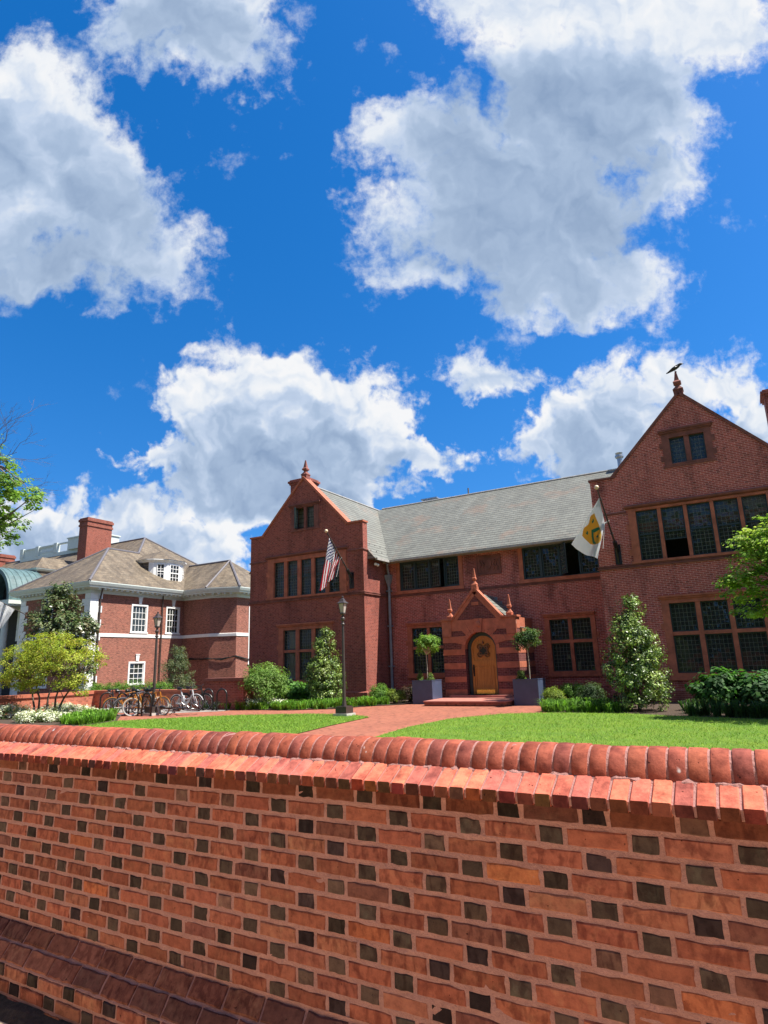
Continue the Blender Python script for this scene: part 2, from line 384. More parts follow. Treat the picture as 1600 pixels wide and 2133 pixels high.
def slates(name, c1, c2, joint, w=.32, h=.21, patch=(.4, .25, .17), patch_amt=.0, streak=.4):
    t = NT(name); uv = t.uv()
    br = t.n('ShaderNodeTexBrick'); t.set(br.inputs['Vector'], uv); br.offset = .5; br.inputs['Scale'].default_value = 1
    br.inputs['Brick Width'].default_value = w; br.inputs['Row Height'].default_value = h; br.inputs['Mortar Size'].default_value = .006; br.inputs['Mortar Smooth'].default_value = .2
    t.set(br.inputs['Color1'], c1); t.set(br.inputs['Color2'], c2); t.set(br.inputs['Mortar'], joint)
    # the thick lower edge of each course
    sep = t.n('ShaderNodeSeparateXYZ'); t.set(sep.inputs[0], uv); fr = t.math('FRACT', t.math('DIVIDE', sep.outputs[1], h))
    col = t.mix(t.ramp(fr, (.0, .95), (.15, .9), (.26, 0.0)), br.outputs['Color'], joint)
    a = t.noise(t.mapping(uv, (1.2, .35, 1)), 1.3, 6, .65); col = t.mix(streak, col, t.mix(1.0, col, t.ramp(a, (.35, (.55, .52, .48)), (.65, (1.35, 1.35, 1.3))), 'MULTIPLY'))
    sk = t.noise(t.mapping(uv, (1.4, 1/h*.98, 1)), 1.0, 4, .65); col = t.mix(streak, col, t.mix(1.0, col, t.ramp(sk, (.3, (.55, .5, .45)), (.5, (1, 1, 1)), (.7, (1.4, 1.42, 1.42))), 'MULTIPLY'))
    if patch_amt:
        b = t.noise(uv, .55, 7, .68); g = t.ramp(b, (.54, 0.0), (.66, patch_amt)); col = t.mix(g, col, patch)
    t.p(base=col, rough=.62, spec=.4, normal=t.bump(t.math('SUBTRACT', 1.0, fr), .55, .02))
    return t.mat
def leafmat(name, gloss=.35, trans=.42, tint=(1, 1, 1)):
    t = NT(name); c = t.mix(1.0, t.attr(), tint, 'MULTIPLY'); t.p(base=c, rough=1-gloss, spec=.4)
    tr = t.n('ShaderNodeBsdfTranslucent'); t.set(tr.inputs[0], t.mix(1.0, c, (1.3, 1.35, .7), 'MULTIPLY'))
    mx = t.n('ShaderNodeMixShader'); mx.inputs[0].default_value = trans; t.t.links.new(t.b.outputs[0], mx.inputs[1]); t.t.links.new(tr.outputs[0], mx.inputs[2]); t.t.links.new(mx.outputs[0], t.out.inputs['Surface'])
    return t.mat
def glassmat(name, thru=.55, rough=.02, refl_haze=.07):
    t = NT(name); tr = t.n('ShaderNodeBsdfTransparent'); t.set(tr.inputs[0], (thru, thru*1.03, thru)); gl = t.n('ShaderNodeBsdfGlossy'); gl.inputs['Roughness'].default_value = rough; t.set(gl.inputs[0], (.9, .95, 1.0))
    fr = t.n('ShaderNodeFresnel'); fr.inputs[0].default_value = 1.45; nb = t.bump(t.noise(t.pos(), 2.5, 2), .03, .05); t.set(gl.inputs['Normal'], nb)
    mx = t.n('ShaderNodeMixShader'); t.set(mx.inputs[0], t.math('ADD', fr.outputs[0], .0)); t.t.links.new(tr.outputs[0], mx.inputs[1]); t.t.links.new(gl.outputs[0], mx.inputs[2]); df = t.n('ShaderNodeBsdfDiffuse'); t.set(df.inputs[0], (.36, .42, .37)); m2 = t.n('ShaderNodeMixShader'); m2.inputs[0].default_value = refl_haze  # grey-green diffuse share painted in to imitate reflections on the panes
    t.t.links.new(mx.outputs[0], m2.inputs[1]); t.t.links.new(df.outputs[0], m2.inputs[2]); t.t.links.new(m2.outputs[0], t.out.inputs['Surface'])
    return t.mat
M = {}
M['brick'] = brickwork('red brick', (.30, .078, .054), (.235, .062, .047), (.41, .21, .175))
M['brick_right'] = brickwork('red brick with pale joints', (.43, .094, .070), (.33, .072, .056), (.60, .32, .275), ms=.019, stain_amt=.8, course=.5)
M['brick_porch'] = brickwork('purple porch brick', (.16, .045, .04), (.11, .034, .034), (.28, .14, .12))
M['brick_geo'] = brickwork('georgian brick', (.31, .108, .076), (.21, .072, .056), (.44, .27, .20), stain_amt=.2, h=.068, ms=.012, course=.75)
M['brick_chim'] = brickwork('chimney brick', (.29, .085, .058), (.24, .07, .05), (.32, .17, .13), stain_amt=.4)
M['brick_low'] = brickwork('garden wall brick', (.46, .15, .085), (.38, .12, .08), (.50, .25, .18), stain_amt=.25)
M['paver'] = brickwork('path brick', (.33, .118, .072), (.28, .10, .065), (.27, .125, .09), stain_amt=.2, w=.2, h=.1, ms=.006)
M['terra'] = plain('terracotta', (.40, .120, .066), .75, var=.28, scale=3.5, bump=.15)
M['terra_dark'] = plain('weathered terracotta', (.19, .065, .05), .8, var=.4, scale=2.2, bump=.2)
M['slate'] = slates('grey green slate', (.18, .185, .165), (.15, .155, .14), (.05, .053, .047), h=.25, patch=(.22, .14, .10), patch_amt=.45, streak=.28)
M['slate_geo'] = slates('brown slate', (.20, .155, .108), (.135, .108, .080), (.045, .04, .03), w=.28, h=.19, streak=.75)
M['ridge'] = plain('ridge lead', (.14, .13, .14), .5, var=.2)
M['white'] = plain('white paint', (.80, .80, .78), .5, var=.05)
M['cornice'] = plain('pale grey green paint', (.60, .66, .63), .5, var=.06)
M['teal'] = plain('dark green window paint', (.022, .040, .042), .45, var=.2)
M['lead'] = plain('lead cames', (.16, .175, .145), .5, var=.15)
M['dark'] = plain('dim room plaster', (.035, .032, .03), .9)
M['glass'] = glassmat('old leaded glass')
M['pipe'] = plain('grey lead pipe', (.22, .25, .29), .45, var=.2, scale=3)
M['gutter'] = plain('weathered gutter', (.36, .35, .33), .5, var=.25)
M['copper'] = plain('green copper', (.085, .145, .15), .5, var=.3, scale=2)
M['black'] = plain('black iron', (.012, .012, .013), .35, var=.1)
M['bronze'] = plain('dark bronze paint', (.055, .042, .038), .35, var=.15)
M['concrete'] = plain('concrete', (.42, .40, .37), .85, var=.15, bump=.2)
M['brass'] = plain('brass', (.75, .50, .14), .25, metal=1.0, var=.05)
M['gold'] = plain('pale gold ball', (.72, .55, .38), .3, var=.05)
M['planter'] = plain('slate blue planter', (.060, .080, .140), .4, var=.15, scale=3)
M['bark'] = plain('bark', (.10, .07, .05), .9, var=.35, scale=9, bump=.4)
M['twig'] = plain('thin twig', (.17, .13, .125), .9, var=.3)
M['pale_bark'] = plain('pale stem', (.42, .36, .28), .8, var=.2)
M['stone'] = plain('porch step stone', (.40, .15, .115), .8, var=.2, bump=.15)
M['flashing'] = plain('lead flashing', (.20, .215, .235), .5, var=.15)
M['cloth_white'] = plain('curtain cloth', (.72, .70, .64), .9, var=.08)
M['cable'] = plain('black cable', (.01, .01, .01), .6)
M['zinc'] = plain('galvanised metal', (.42, .45, .48), .35, metal=.7, var=.12)
def woodmat():
    t = NT('honey oak'); g = t.gen(); a = t.noise(t.mapping(g, (14, 14, 1.2)), 1.6, 5, .6)
    t.p(base=t.ramp(a, (.25, (.28, .105, .018)), (.55, (.44, .18, .034)), (.8, (.54, .25, .058))), rough=.38, normal=t.bump(a, .12, .005)); return t.mat
M['oak'] = woodmat(); M['oak_dark'] = plain('dark oak tracery', (.16, .065, .022), .4)
def soilmat():
    t = NT('mulch'); p = t.pos(); a = t.noise(p, 38, 6, .7); b = t.noise(p, 5, 4)
    t.p(base=t.mix(t.ramp(b, (.35, 0.0), (.7, .6)), t.ramp(a, (.3, (.025, .014, .009)), (.7, (.10, .06, .04))), (.06, .045, .03)), rough=.95, normal=t.bump(a, .9, .03)); return t.mat
M['soil'] = soilmat()
def lawnmat():
    t = NT('mown lawn'); p = t.pos(); a = t.noise(p, 60, 4, .7); b = t.noise(p, 1.1, 5, .65); c = t.noise(t.mapping(p, (1, 1, 1)), 9, 4, .6)
    col = t.ramp(a, (.25, (.055, .12, .011)), (.6, (.11, .21, .021)), (.85, (.18, .28, .04)))
    col = t.mix(t.ramp(b, (.34, 0.0), (.64, .75)), col, t.mix(1.0, col, (1.65, 1.25, 1.1), 'MULTIPLY')); col = t.mix(t.ramp(c, (.35, .35), (.6, 0.0)), col, t.mix(1.0, col, (.6, .72, .6), 'MULTIPLY'))
    t.p(base=col, rough=.85, spec=.25, normal=t.bump(a, .8, .03)); return t.mat
M['lawn'] = lawnmat()
def groundmat():
    t = NT('far ground'); p = t.pos(); a = t.noise(p, .9, 5, .6); b = t.noise(p, 20, 4)
    t.p(base=t.mix(.4, t.ramp(a, (.35, (.07, .10, .03)), (.65, (.12, .12, .06))), t.ramp(b, (.3, (.04, .06, .02)), (.7, (.15, .16, .08)))), rough=.95); return t.mat
M['ground'] = groundmat()
def sandmat(name, c, s=30):
    t = NT(name); p = t.pos(); a = t.noise(p, s, 6, .65); b = t.noise(p, 2.2, 4)
    t.p(base=t.mix(.5, t.ramp(a, (.3, tuple(x*.7 for x in c)), (.7, tuple(x*1.25 for x in c))), t.ramp(b, (.35, tuple(x*.8 for x in c)), (.65, c))), rough=.92, normal=t.bump(a, .5, .01)); return t.mat
M['sand'] = sandmat('sandy kerb strip', (.66, .50, .31)); M['asphalt'] = sandmat('asphalt', (.055, .055, .057), 60); M['pave'] = sandmat('grey paving', (.30, .27, .25), 40)
M['leaf'] = leafmat('leaf'); M['leaf_gloss'] = leafmat('glossy leaf', .62, .12); M['petal'] = leafmat('petal', .1, .3); M['blade'] = leafmat('grass blade', .3, .3)
# ---------------------------------------------------------------- ground
def sheet(name, poly, z, mat, kind='structure'):
    mb = MB(); mb.face([(x, y, z) for x, y in poly]); o = mb.build(name, mat); o['kind'] = kind; return o
sheet('ground', [(-1500, -1500), (1500, -1500), (1500, 1500), (-1500, 1500)], -.03, M['ground'])
sheet('path', [(-26, 2.7), (-5, 2.7), (-5, 28.6), (-29.3, 28.6), (-29.3, 14)], .004, M['paver'])
sheet('bicycle_pavement', [(-28.9, 18.9), (-21.6, 18.9), (-19.6, 20.3), (-19.6, 21.1), (-28.9, 21.1)], .010, M['pave'])
LAWN_L = [(-10.48, 12.95), (-11.0, 15.7), (-11.35, 18.5), (-12.6, 19.3), (-14.6, 19.35), (-17, 18.5), (-18.7, 17.2), (-20.2, 15.6), (-19.6, 13.6), (-18.6, 10), (-17.5, 3), (-9.6, 3)]
LAWN_R = [(-8.13, 13.3), (-8.5, 15.9), (-8.37, 18.4), (-7.35, 20.3), (-5.9, 20.9), (-3.75, 20.85), (-2.1, 20.1), (0, 19.4), (4, 19.0), (9, 19), (9, 3), (-7.4, 3)]
sheet('lawn', LAWN_L, .022, M['lawn']); sheet('lawn', LAWN_R, .022, M['lawn'])
sheet('planting_bed', [(-22.3, 21.2), (-21.3, 20.9), (-16.7, 20.95), (-15, 21.85), (-14.4, 23.2), (-13.2, 24.4), (-13.1, 28.5), (-23.5, 28.5)], .03, M['soil'])
sheet('planting_bed', [(-5.9, 20.9), (-6.6, 22.0), (-7.0, 23.4), (-7.0, 28.5), (9, 28.5), (9, 19), (4, 19.0), (0, 19.4), (-2.1, 20.1), (-3.75, 20.85)], .014, M['soil'])
sheet('planting_bed', [(-19.6, 13.6), (-20.2, 15.6), (-22.2, 17.3), (-29.0, 18.2), (-29.0, 6), (-18.6, 10)], .03, M['soil'])
sheet('planting_bed', [(-45, 21.6), (-20.2, 21.6), (-23.6, 26), (-23.6, 40), (-60, 40), (-60, 28)], .01, M['soil'])
sheet('kerb_strip', [(-30, -8), (30, -8), (30, 2.12), (-30, 2.12)], .10, M['sand'])
sheet('road', [(-60, -22), (60, -22), (60, -8), (-60, -8)], .0, M['asphalt'])
def bed_mound():
    mb = MB(); n = 160
    for i in range(n):
        xs = [-12+16*k/n for k in (i, i+1)]
        row = []
        for x in xs:
            r = random.Random(round(x*100)); row.append([(x, 2.062+.012*math.sin(x*9)+.008*math.sin(x*23), .099), (x, 2.085+.012*math.sin(x*9), .112+.006*math.sin(x*13)), (x, 2.125, .125+.008*math.cos(x*17)), (x, 2.2, .135)])
        for a in range(3): mb.face([row[0][a], row[1][a], row[1][a+1], row[0][a+1]])
    o = mb.build('mulch_strip', M['soil']); o['kind'] = 'structure'
bed_mound()
# blades of grass over the part of the lawn that can be seen
def inpoly(P, poly):
    x, y = P[:, 0], P[:, 1]; c = np.zeros(len(P), bool); n = len(poly)
    for i in range(n):
        x1, y1 = poly[i]; x2, y2 = poly[(i+1) % n]
        k = ((y1 > y) != (y2 > y)) & (x < (x2-x1)*(y-y1)/((y2-y1)+1e-12)+x1); c ^= k
    return c
def quads_mesh(name, V, C, mat, parent=None, smooth=False):
    """V (n,4,3) leaf quads, C (n,3) colours"""
    n = len(V); k = V.shape[1]; me = bpy.data.meshes.new(name)
    if parent is not None: V = V - np.array(world_loc(parent))
    me.vertices.add(n*k); me.vertices.foreach_set('co', V.reshape(-1).astype(np.float32))
    me.loops.add(n*k); me.loops.foreach_set('vertex_index', np.arange(n*k, dtype=np.int32))
    me.polygons.add(n); me.polygons.foreach_set('loop_start', np.arange(0, n*k, k, dtype=np.int32)); me.polygons.foreach_set('loop_total', np.full(n, k, dtype=np.int32))
    me.materials.append(mat); me.update(calc_edges=True)
    at = me.color_attributes.new('Col', 'FLOAT_COLOR', 'CORNER'); A = np.ones((n, k, 4)); A[:, :, :3] = C[:, None, :]; at.data.foreach_set('color', A.ravel())
    o = bpy.data.objects.new(name, me); sc.collection.objects.link(o)
    if parent is not None: o.parent = parent
    return o
def blades(name, poly, n, h, w, col, var=.35, zb=.02, ymin=11, lean=.5, cols=None):
    A = np.array(poly); lo, hi = A.min(0), A.max(0); lo[1] = max(lo[1], ymin); P = lo + rng.random((int(n*2.2), 2))*(hi-lo); P = P[inpoly(P, poly)][:n]; n = len(P)
    H = h*(.5+rng.random(n)); th = rng.random(n)*6.283; u = np.stack([np.cos(th), np.sin(th), 0*th], 1)*w*.5
    le = rng.normal(0, 1, (n, 2))*lean*H[:, None]; base = np.concatenate([P, np.full((n, 1), zb)], 1)
    tip = base + np.concatenate([le, H[:, None]], 1)
    V = np.stack([base-u, base+u, tip], 1); C = np.array(col)[None]*(1+var*rng.normal(0, 1, (n, 1))).clip(.4, 1.8)
    if cols is not None: C = C*np.where(rng.random((n, 1)) < .3, np.array(cols)[None], 1)
    return quads_mesh(name, V, C, M['blade'])
for poly in (LAWN_L, LAWN_R):
    o = blades('lawn_grass', poly, 60000, .045, .014, (.15, .29, .03), .3, .02, 5.0, .8, (1.5, 1.2, 1.2)); o['kind'] = 'stuff'
# ---------------------------------------------------------------- the brick wall in front
WALL_A = 0.0152
gw = thing('garden_wall', (math.sin(WALL_A)*2.2238, math.cos(WALL_A)*2.2238, 0), 'long brick garden wall with dark burnt headers and a rounded brick coping, nearest thing', 'wall', rz=-WALL_A)
def wall_materials():
    def brick(name, bumpy=.5, bands=True):
        t = NT(name); c = t.attr(); p = t.gen()
        rd = t.n('ShaderNodeAttribute', attribute_name='Rnd').outputs['Fac']
        off = t.n('ShaderNodeCombineXYZ'); t.set(off.inputs[0], t.math('MULTIPLY', rd, 37.0)); t.set(off.inputs[2], t.math('MULTIPLY', rd, 91.0))
        q = t.n('ShaderNodeVectorMath', operation='ADD'); t.set(q.inputs[0], p); t.t.links.new(off.outputs[0], q.inputs[1]); q = q.outputs[0]
        a = t.noise(q, 26, 7, .68); b = t.noise(t.mapping(q, (1.5, 1, .75)), 22, 3, .5, dist=.4); b2 = t.noise(t.mapping(q, (1.3, 1, .9)), 17, 4, .6); f = t.noise(q, 160, 3, .6)
        col = t.mix(.8, c, t.mix(1.0, c, t.ramp(a, (.30, (.50, .47, .48)), (.5, (1, 1, 1)), (.70, (1.35, 1.38, 1.3))), 'MULTIPLY'))
        if bands: col = t.mix(t.math('MULTIPLY', t.ramp(b, (.47, 0.0), (.60, .68)), t.ramp(rd, (.15, .1), (.55, 1.0))), col, t.mix(1.0, col, (.46, .36, .40), 'MULTIPLY')); col = t.mix(t.math('MULTIPLY', t.ramp(b2, (.50, 0.0), (.62, .8)), t.ramp(t.math('FRACT', t.math('MULTIPLY', rd, 7.3)), (.25, .1), (.7, 1.0))), col, t.mix(1.0, col, (1.15, 1.38, 1.32), 'MULTIPLY'))
        pit = t.ramp(t.noise(q, 60, 2, .5), (.70, 0.0), (.76, 1.0)); col = t.mix(pit, col, t.mix(1.0, col, (.3, .28, .3), 'MULTIPLY'))
        sp = t.ramp(t.noise(p, 3.1, 6, .7), (.60, 0.0), (.74, .12 if bands else .06)); col = t.mix(sp, col, (.44, .23, .16))
        if not bands:
            wsp = t.ramp(t.noise(t.mapping(p, (1, 1, 1)), 7.0, 3, .55), (.735, 0.0), (.75, .85)); col = t.mix(wsp, col, (.74, .72, .70))
            so = t.ramp(t.noise(q, 9, 5, .7), (.48, 0.0), (.66, .75)); col = t.mix(so, col, t.mix(1.0, col, (.42, .36, .42), 'MULTIPLY'))
        t.p(base=col, rough=.92, spec=.12, normal=t.bump(t.math('ADD', t.math('ADD', t.math('MULTIPLY', a, .8), t.math('MULTIPLY', f, .25)), t.math('MULTIPLY', pit, -.8)), bumpy, .006)); return t.mat
    t = NT('pink lime mortar'); p = t.gen(); a = t.noise(p, 14, 6, .7); f = t.noise(p, 140, 4, .7)
    t.p(base=t.mix(.35, t.ramp(a, (.3, (.29, .13, .112)), (.7, (.43, .215, .195))), t.ramp(f, (.3, (.25, .11, .09)), (.7, (.52, .28, .245)))), rough=.95, normal=t.bump(t.math('ADD', a, t.math('MULTIPLY', f, .5)), .8, .012))
    return brick('wall brick'), t.mat, brick('coping brick', .6, False)
MW_B, MW_M, MW_C = wall_materials()
def add_rnd(o, vals):
    me = o.data; at = me.attributes.new('Rnd', 'FLOAT', 'FACE'); at.data.foreach_set('value', vals)
class BrickMB(MB):
    def __init__(s): super().__init__(); s.rnd = []
    def brick(s, x0, x1, z0, z1, y=0.0, depth=.03, ch=.003, m=0, col=(1, 1, 1), jit=.0010, slope=None):
        """one brick, its face towards -y; an uneven arris all round"""
        R = random.random(); nx = max(2, int((x1-x0)/.035)+1); i0 = len(s.f)
        tilt = random.gauss(0, .0006); yy = y + random.gauss(0, .0006)
        def J(): return random.gauss(0, jit)
        ring = []
        N = nx
        pts = [(x0+(x1-x0)*k/N, z0) for k in range(N)] + [(x1, z0+(z1-z0)*k/2) for k in range(2)] + [(x1-(x1-x0)*k/N, z1) for k in range(N)] + [(x0, z1-(z1-z0)*k/2) for k in range(2)]
        cx, cz = (x0+x1)/2, (z0+z1)/2
        o_, i_ = [], []
        for (x, z) in pts:
            jx, jz = J(), J()
            c = ch*(.7+random.random()*1.0)
            o_.append((x+jx, yy+depth, z+jz)); ix = x+jx+(c if x < cx-1e-6 and abs(x-x0) < 1e-6 else -c if abs(x-x1) < 1e-6 else 0); iz = z+jz+(c if abs(z-z0) < 1e-6 else -c if abs(z-z1) < 1e-6 else 0)
            i_.append((ix, yy+tilt*(z-cz)/.03+random.gauss(0, .0005), iz))
        mid = [(a[0], yy+c0, a[2]) for a, c0 in zip(o_, [ch*1.1]*len(o_))]
        n = len(pts); b = len(s.v); A = o_+mid+i_
        if slope: A = [slope(*q) for q in A]
        s.v.extend(A)
        for k in range(n):
            l = (k+1) % n
            s.f.append((b+k, b+l, b+n+l, b+n+k)); s.f.append((b+n+k, b+n+l, b+2*n+l, b+2*n+k))
        s.f.append(tuple(b+2*n+k for k in range(n)))
        q = len(s.f)-i0; s.m += [m]*q; s.c += [col]*q; s.rnd += [R]*q
def header_col():
    k = random.random()
    g = random.uniform(.6, 1.45)
    if k < .55: return tuple(x*g for x in (.062, .041, .034))
    if k < .8: return tuple(x*g for x in (.082, .050, .040))
    if k < .92: return tuple(x*g for x in (.040, .024, .026))
    return tuple(x*g for x in (.15, .075, .06))
def stretcher_col():
    k = random.random()
    if k < .5: c = (.235, .074, .048)
    elif k < .72: c = (.21, .066, .044)
    elif k < .86: c = (.255, .092, .060)
    elif k < .95: c = (.155, .058, .046)
    else: c = (.29, .092, .045)
    g = random.uniform(.82, 1.18); return tuple(x*1.22*g*random.uniform(.96, 1.04) for x in c)
X0, X1, PER, CO, ZJ = -9.2, 3.6, .293, .0677, 1.166
def flemish(mb, rows, y, ztop, phase, soot_shade=False):
    for r in range(rows):
        zt = ztop - r*CO; k = math.floor(X0/PER)
        while k*PER < X1:
            x = k*PER - .462 + phase + (PER/2 if r % 2 else 0)
            if X0 < x < X1:
                hw = .083+random.gauss(0, .002)
                f_ = .55 if soot_shade and r == 0 else 1.0; mb.brick(x+.006, x+hw, zt-CO+.0085, zt-.0085, y, col=tuple(v*f_ for v in header_col()))  # top course darkened: soot plus the coping's shade put into its colour
                mb.brick(x+hw+.016, x+PER-.008, zt-CO+.0085, zt-.0085, y, col=tuple(v*f_ for v in stretcher_col()))
            k += 1
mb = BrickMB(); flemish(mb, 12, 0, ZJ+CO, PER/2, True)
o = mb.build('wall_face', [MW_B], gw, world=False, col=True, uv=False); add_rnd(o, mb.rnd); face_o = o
mo = MB(); n = 260
def mortar_strip(mb, y, z0, z1, nz, amp=.0013):
    g = [[(X0+(X1-X0)*i/n, y+random.gauss(0, amp), z0+(z1-z0)*j/nz) for i in range(n+1)] for j in range(nz+1)]
    for j in range(nz):
        for i in range(n): mb.face([g[j][i], g[j][i+1], g[j+1][i+1], g[j+1][i]])
mortar_strip(mo, .0036, .40, ZJ+CO+.02, 40)
mo.build('mortar', MW_M, face_o, smooth=True, world=False, uv=False)
# splayed plinth: two sloping courses, then upright ones down to the soil
ZL = ZJ - 11*CO
mb = BrickMB()
def plinth_row(mb, ztop, ytop, phase):
    dz, dy = .070, .052
    L = math.hypot(dz, dy)
    def sl(x, y, z):
        k = (z)/L   # z runs 0..L down the slope (0 = top)
        nx, nz = -dz/L, dy/L
        return (x, ytop - dy*k + (y)*(dz/L), ztop - dz*k - (y)*(dy/L))
    x = X0+phase
    while x < X1:
        w = .190+random.gauss(0, .002); gp_ = random.uniform(.8, 1.3); c = tuple(v*gp_ for v in random.choice([(.19, .068, .050), (.22, .082, .055), (.15, .06, .048), (.23, .085, .06)]))
        mb.brick(x, x+w, .005, L-.005, 0.0, .03, .005, 0, c, .0016, lambda X, Y, Zz: sl(X, Y, Zz)); x += w+.012
plinth_row(mb, ZL, 0.0, 0); plinth_row(mb, ZL-.072, -.054, .1)
flemish(mb, 4, -.108, ZL-.146, 0)
o = mb.build('plinth', [MW_B], gw, world=False, col=True, uv=False); add_rnd(o, mb.rnd)
mo = MB()
pr = [(.0, ZL+.012), (.008, ZL-.006), (-.1005, ZL-.1495), (-.1015, -.05)]
g = [[(X0+(X1-X0)*i/n, y+random.gauss(0, .0015), z) for i in range(n+1)] for y, z in pr]
for j in range(3):
    for i in range(n): mo.face([g[j][i], g[j+1][i], g[j+1][i+1], g[j][i+1]])
mo.build('mortar', MW_M, o, smooth=True, world=False, uv=False)
# coping: sloped rowlock course below, half-round bricks on top
def cope_col():
    c = random.choice([(.34, .095, .058), (.33, .088, .055), (.36, .105, .062), (.30, .082, .056), (.33, .092, .060), (.27, .078, .06)])
    g = random.uniform(.85, 1.15); return tuple(v*g for v in c)
ZR = ZJ+CO+.002
mb = BrickMB(); x = X0
while x < X1:
    w = .052+random.gauss(0, .0012); c = tuple(v*1.7 for v in cope_col()); R = random.random(); e = [random.gauss(0, .0018) for _ in range(8)]
    yb = .06; A = [(-.060+e[0], ZR-.004), (-.060+e[1], ZR+.034+e[2]*.5), (yb, ZR+.096+e[3]*.5), (yb, ZR)]
    k0 = len(mb.f); a, b = x, x+w; ch = .003
    ring = lambda xx, s: [(xx, y + (s if i < 2 else 0), z - (s if i in (1, 2) else 0)) for i, (y, z) in enumerate(A)]
    rows = [ring(a, ch), ring(a+ch, 0), ring(b-ch, 0), ring(b, ch)]; i0 = len(mb.v)
    for r in rows: mb.v.extend(r)
    for q in range(3):
        for k in range(4): l = (k+1) % 4; mb.f.append((i0+4*q+k, i0+4*q+4+k, i0+4*q+4+l, i0+4*q+l))
    mb.f.append((i0, i0+1, i0+2, i0+3)); mb.f.append((i0+15, i0+14, i0+13, i0+12))
    q = len(mb.f)-k0; mb.m += [0]*q; mb.rnd += [R]*q; x += w+.0085
    soot_shade_col = tuple(v*random.uniform(.16, .34) for v in c); mb.c += [soot_shade_col if (k_ in (0, 4, 8)) else c for k_ in range(q)]  # front faces darker: soot and their shade put into the brick colour
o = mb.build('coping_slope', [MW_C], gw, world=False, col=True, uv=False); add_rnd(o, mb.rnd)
mo = MB(); pr = [(.0, ZR-.012), (-.053, ZR+.0015), (-.0535, ZR+.029), (.060, ZR+.0915)]
g = [[(X0+(X1-X0)*i/n, y+random.gauss(0, .0012), z+random.gauss(0, .001)) for i in range(n+1)] for y, z in pr]
for j in range(3):
    for i in range(n): mo.face([g[j][i], g[j][i+1], g[j+1][i+1], g[j+1][i]])
mo.build('mortar', MW_M, o, smooth=True, world=False, uv=False)
mb = BrickMB(); x = X0+.02; RAD = .092; YC, ZC = .125, ZR+.080; KS = 14
while x < X1:
    w = .053+random.gauss(0, .0014); c = cope_col(); R = random.random(); rr = RAD+random.gauss(0, .0008); dz = random.gauss(0, .0015); k0 = len(mb.f)
    rows = []
    chip = random.random() < .07
    for xx, s in ((x, .0022), (x+.002, .0004), (x+w*.5, -.0002), (x+w-.002, .0004), (x+w, .0022)):
        row = []
        for k in range(KS+1):
            t = math.pi*(-.12+1.24*k/KS); r = rr - s + random.gauss(0, .0005)
            if chip and k < 3: r -= random.uniform(0, .008)
            row.append((xx, YC-math.cos(t)*r, ZC+dz+math.sin(t)*r))
        rows.append(row)
    i0 = len(mb.v)
    for r in rows: mb.v.extend(r)
    for q in range(4):
        for k in range(KS): a = i0+q*(KS+1)+k; mb.f.append((a, a+KS+1, a+KS+2, a+1))
    mb.f.append(tuple(i0+k for k in range(KS+1))); mb.f.append(tuple(i0+4*(KS+1)+k for k in reversed(range(KS+1))))
    q = len(mb.f)-k0; mb.m += [0]*q; mb.c += [c]*q; mb.rnd += [R]*q; x += w+.0085
o = mb.build('coping_roll', [MW_C], gw, world=False, col=True, uv=False, smooth=True); add_rnd(o, mb.rnd)
mo = MB(); n2 = 620
g = []
for k in range(KS+1):
    t = math.pi*(-.12+1.24*k/KS); g.append([(X0+(X1-X0)*i/n2, YC-math.cos(t)*(RAD-.0046+random.gauss(0, .0004)), ZC+math.sin(t)*(RAD-.0046)) for i in range(n2+1)])
for j in range(KS):
    for i in range(n2): mo.face([g[j][i], g[j][i+1], g[j+1][i+1], g[j+1][i]])
# the fillet of mortar between slope and roll
g = [[(X0+(X1-X0)*i/n2, y+random.gauss(0, .003), z+random.gauss(0, .0025)) for i in range(n2+1)] for y, z in ((.022, ZR+.068), (.030, ZR+.080), (.055, ZR+.100))]
for j in range(2):
    for i in range(n2): mo.face([g[j][i], g[j][i+1], g[j+1][i+1], g[j+1][i]])
mo.build('mortar', MW_M, o, smooth=True, world=False, uv=False)
mb = MB(); mb.box(X0, .02, -.05, X1, .25, ZR+.05); mb.build('wall_core', M['brick_low'], gw, world=False)
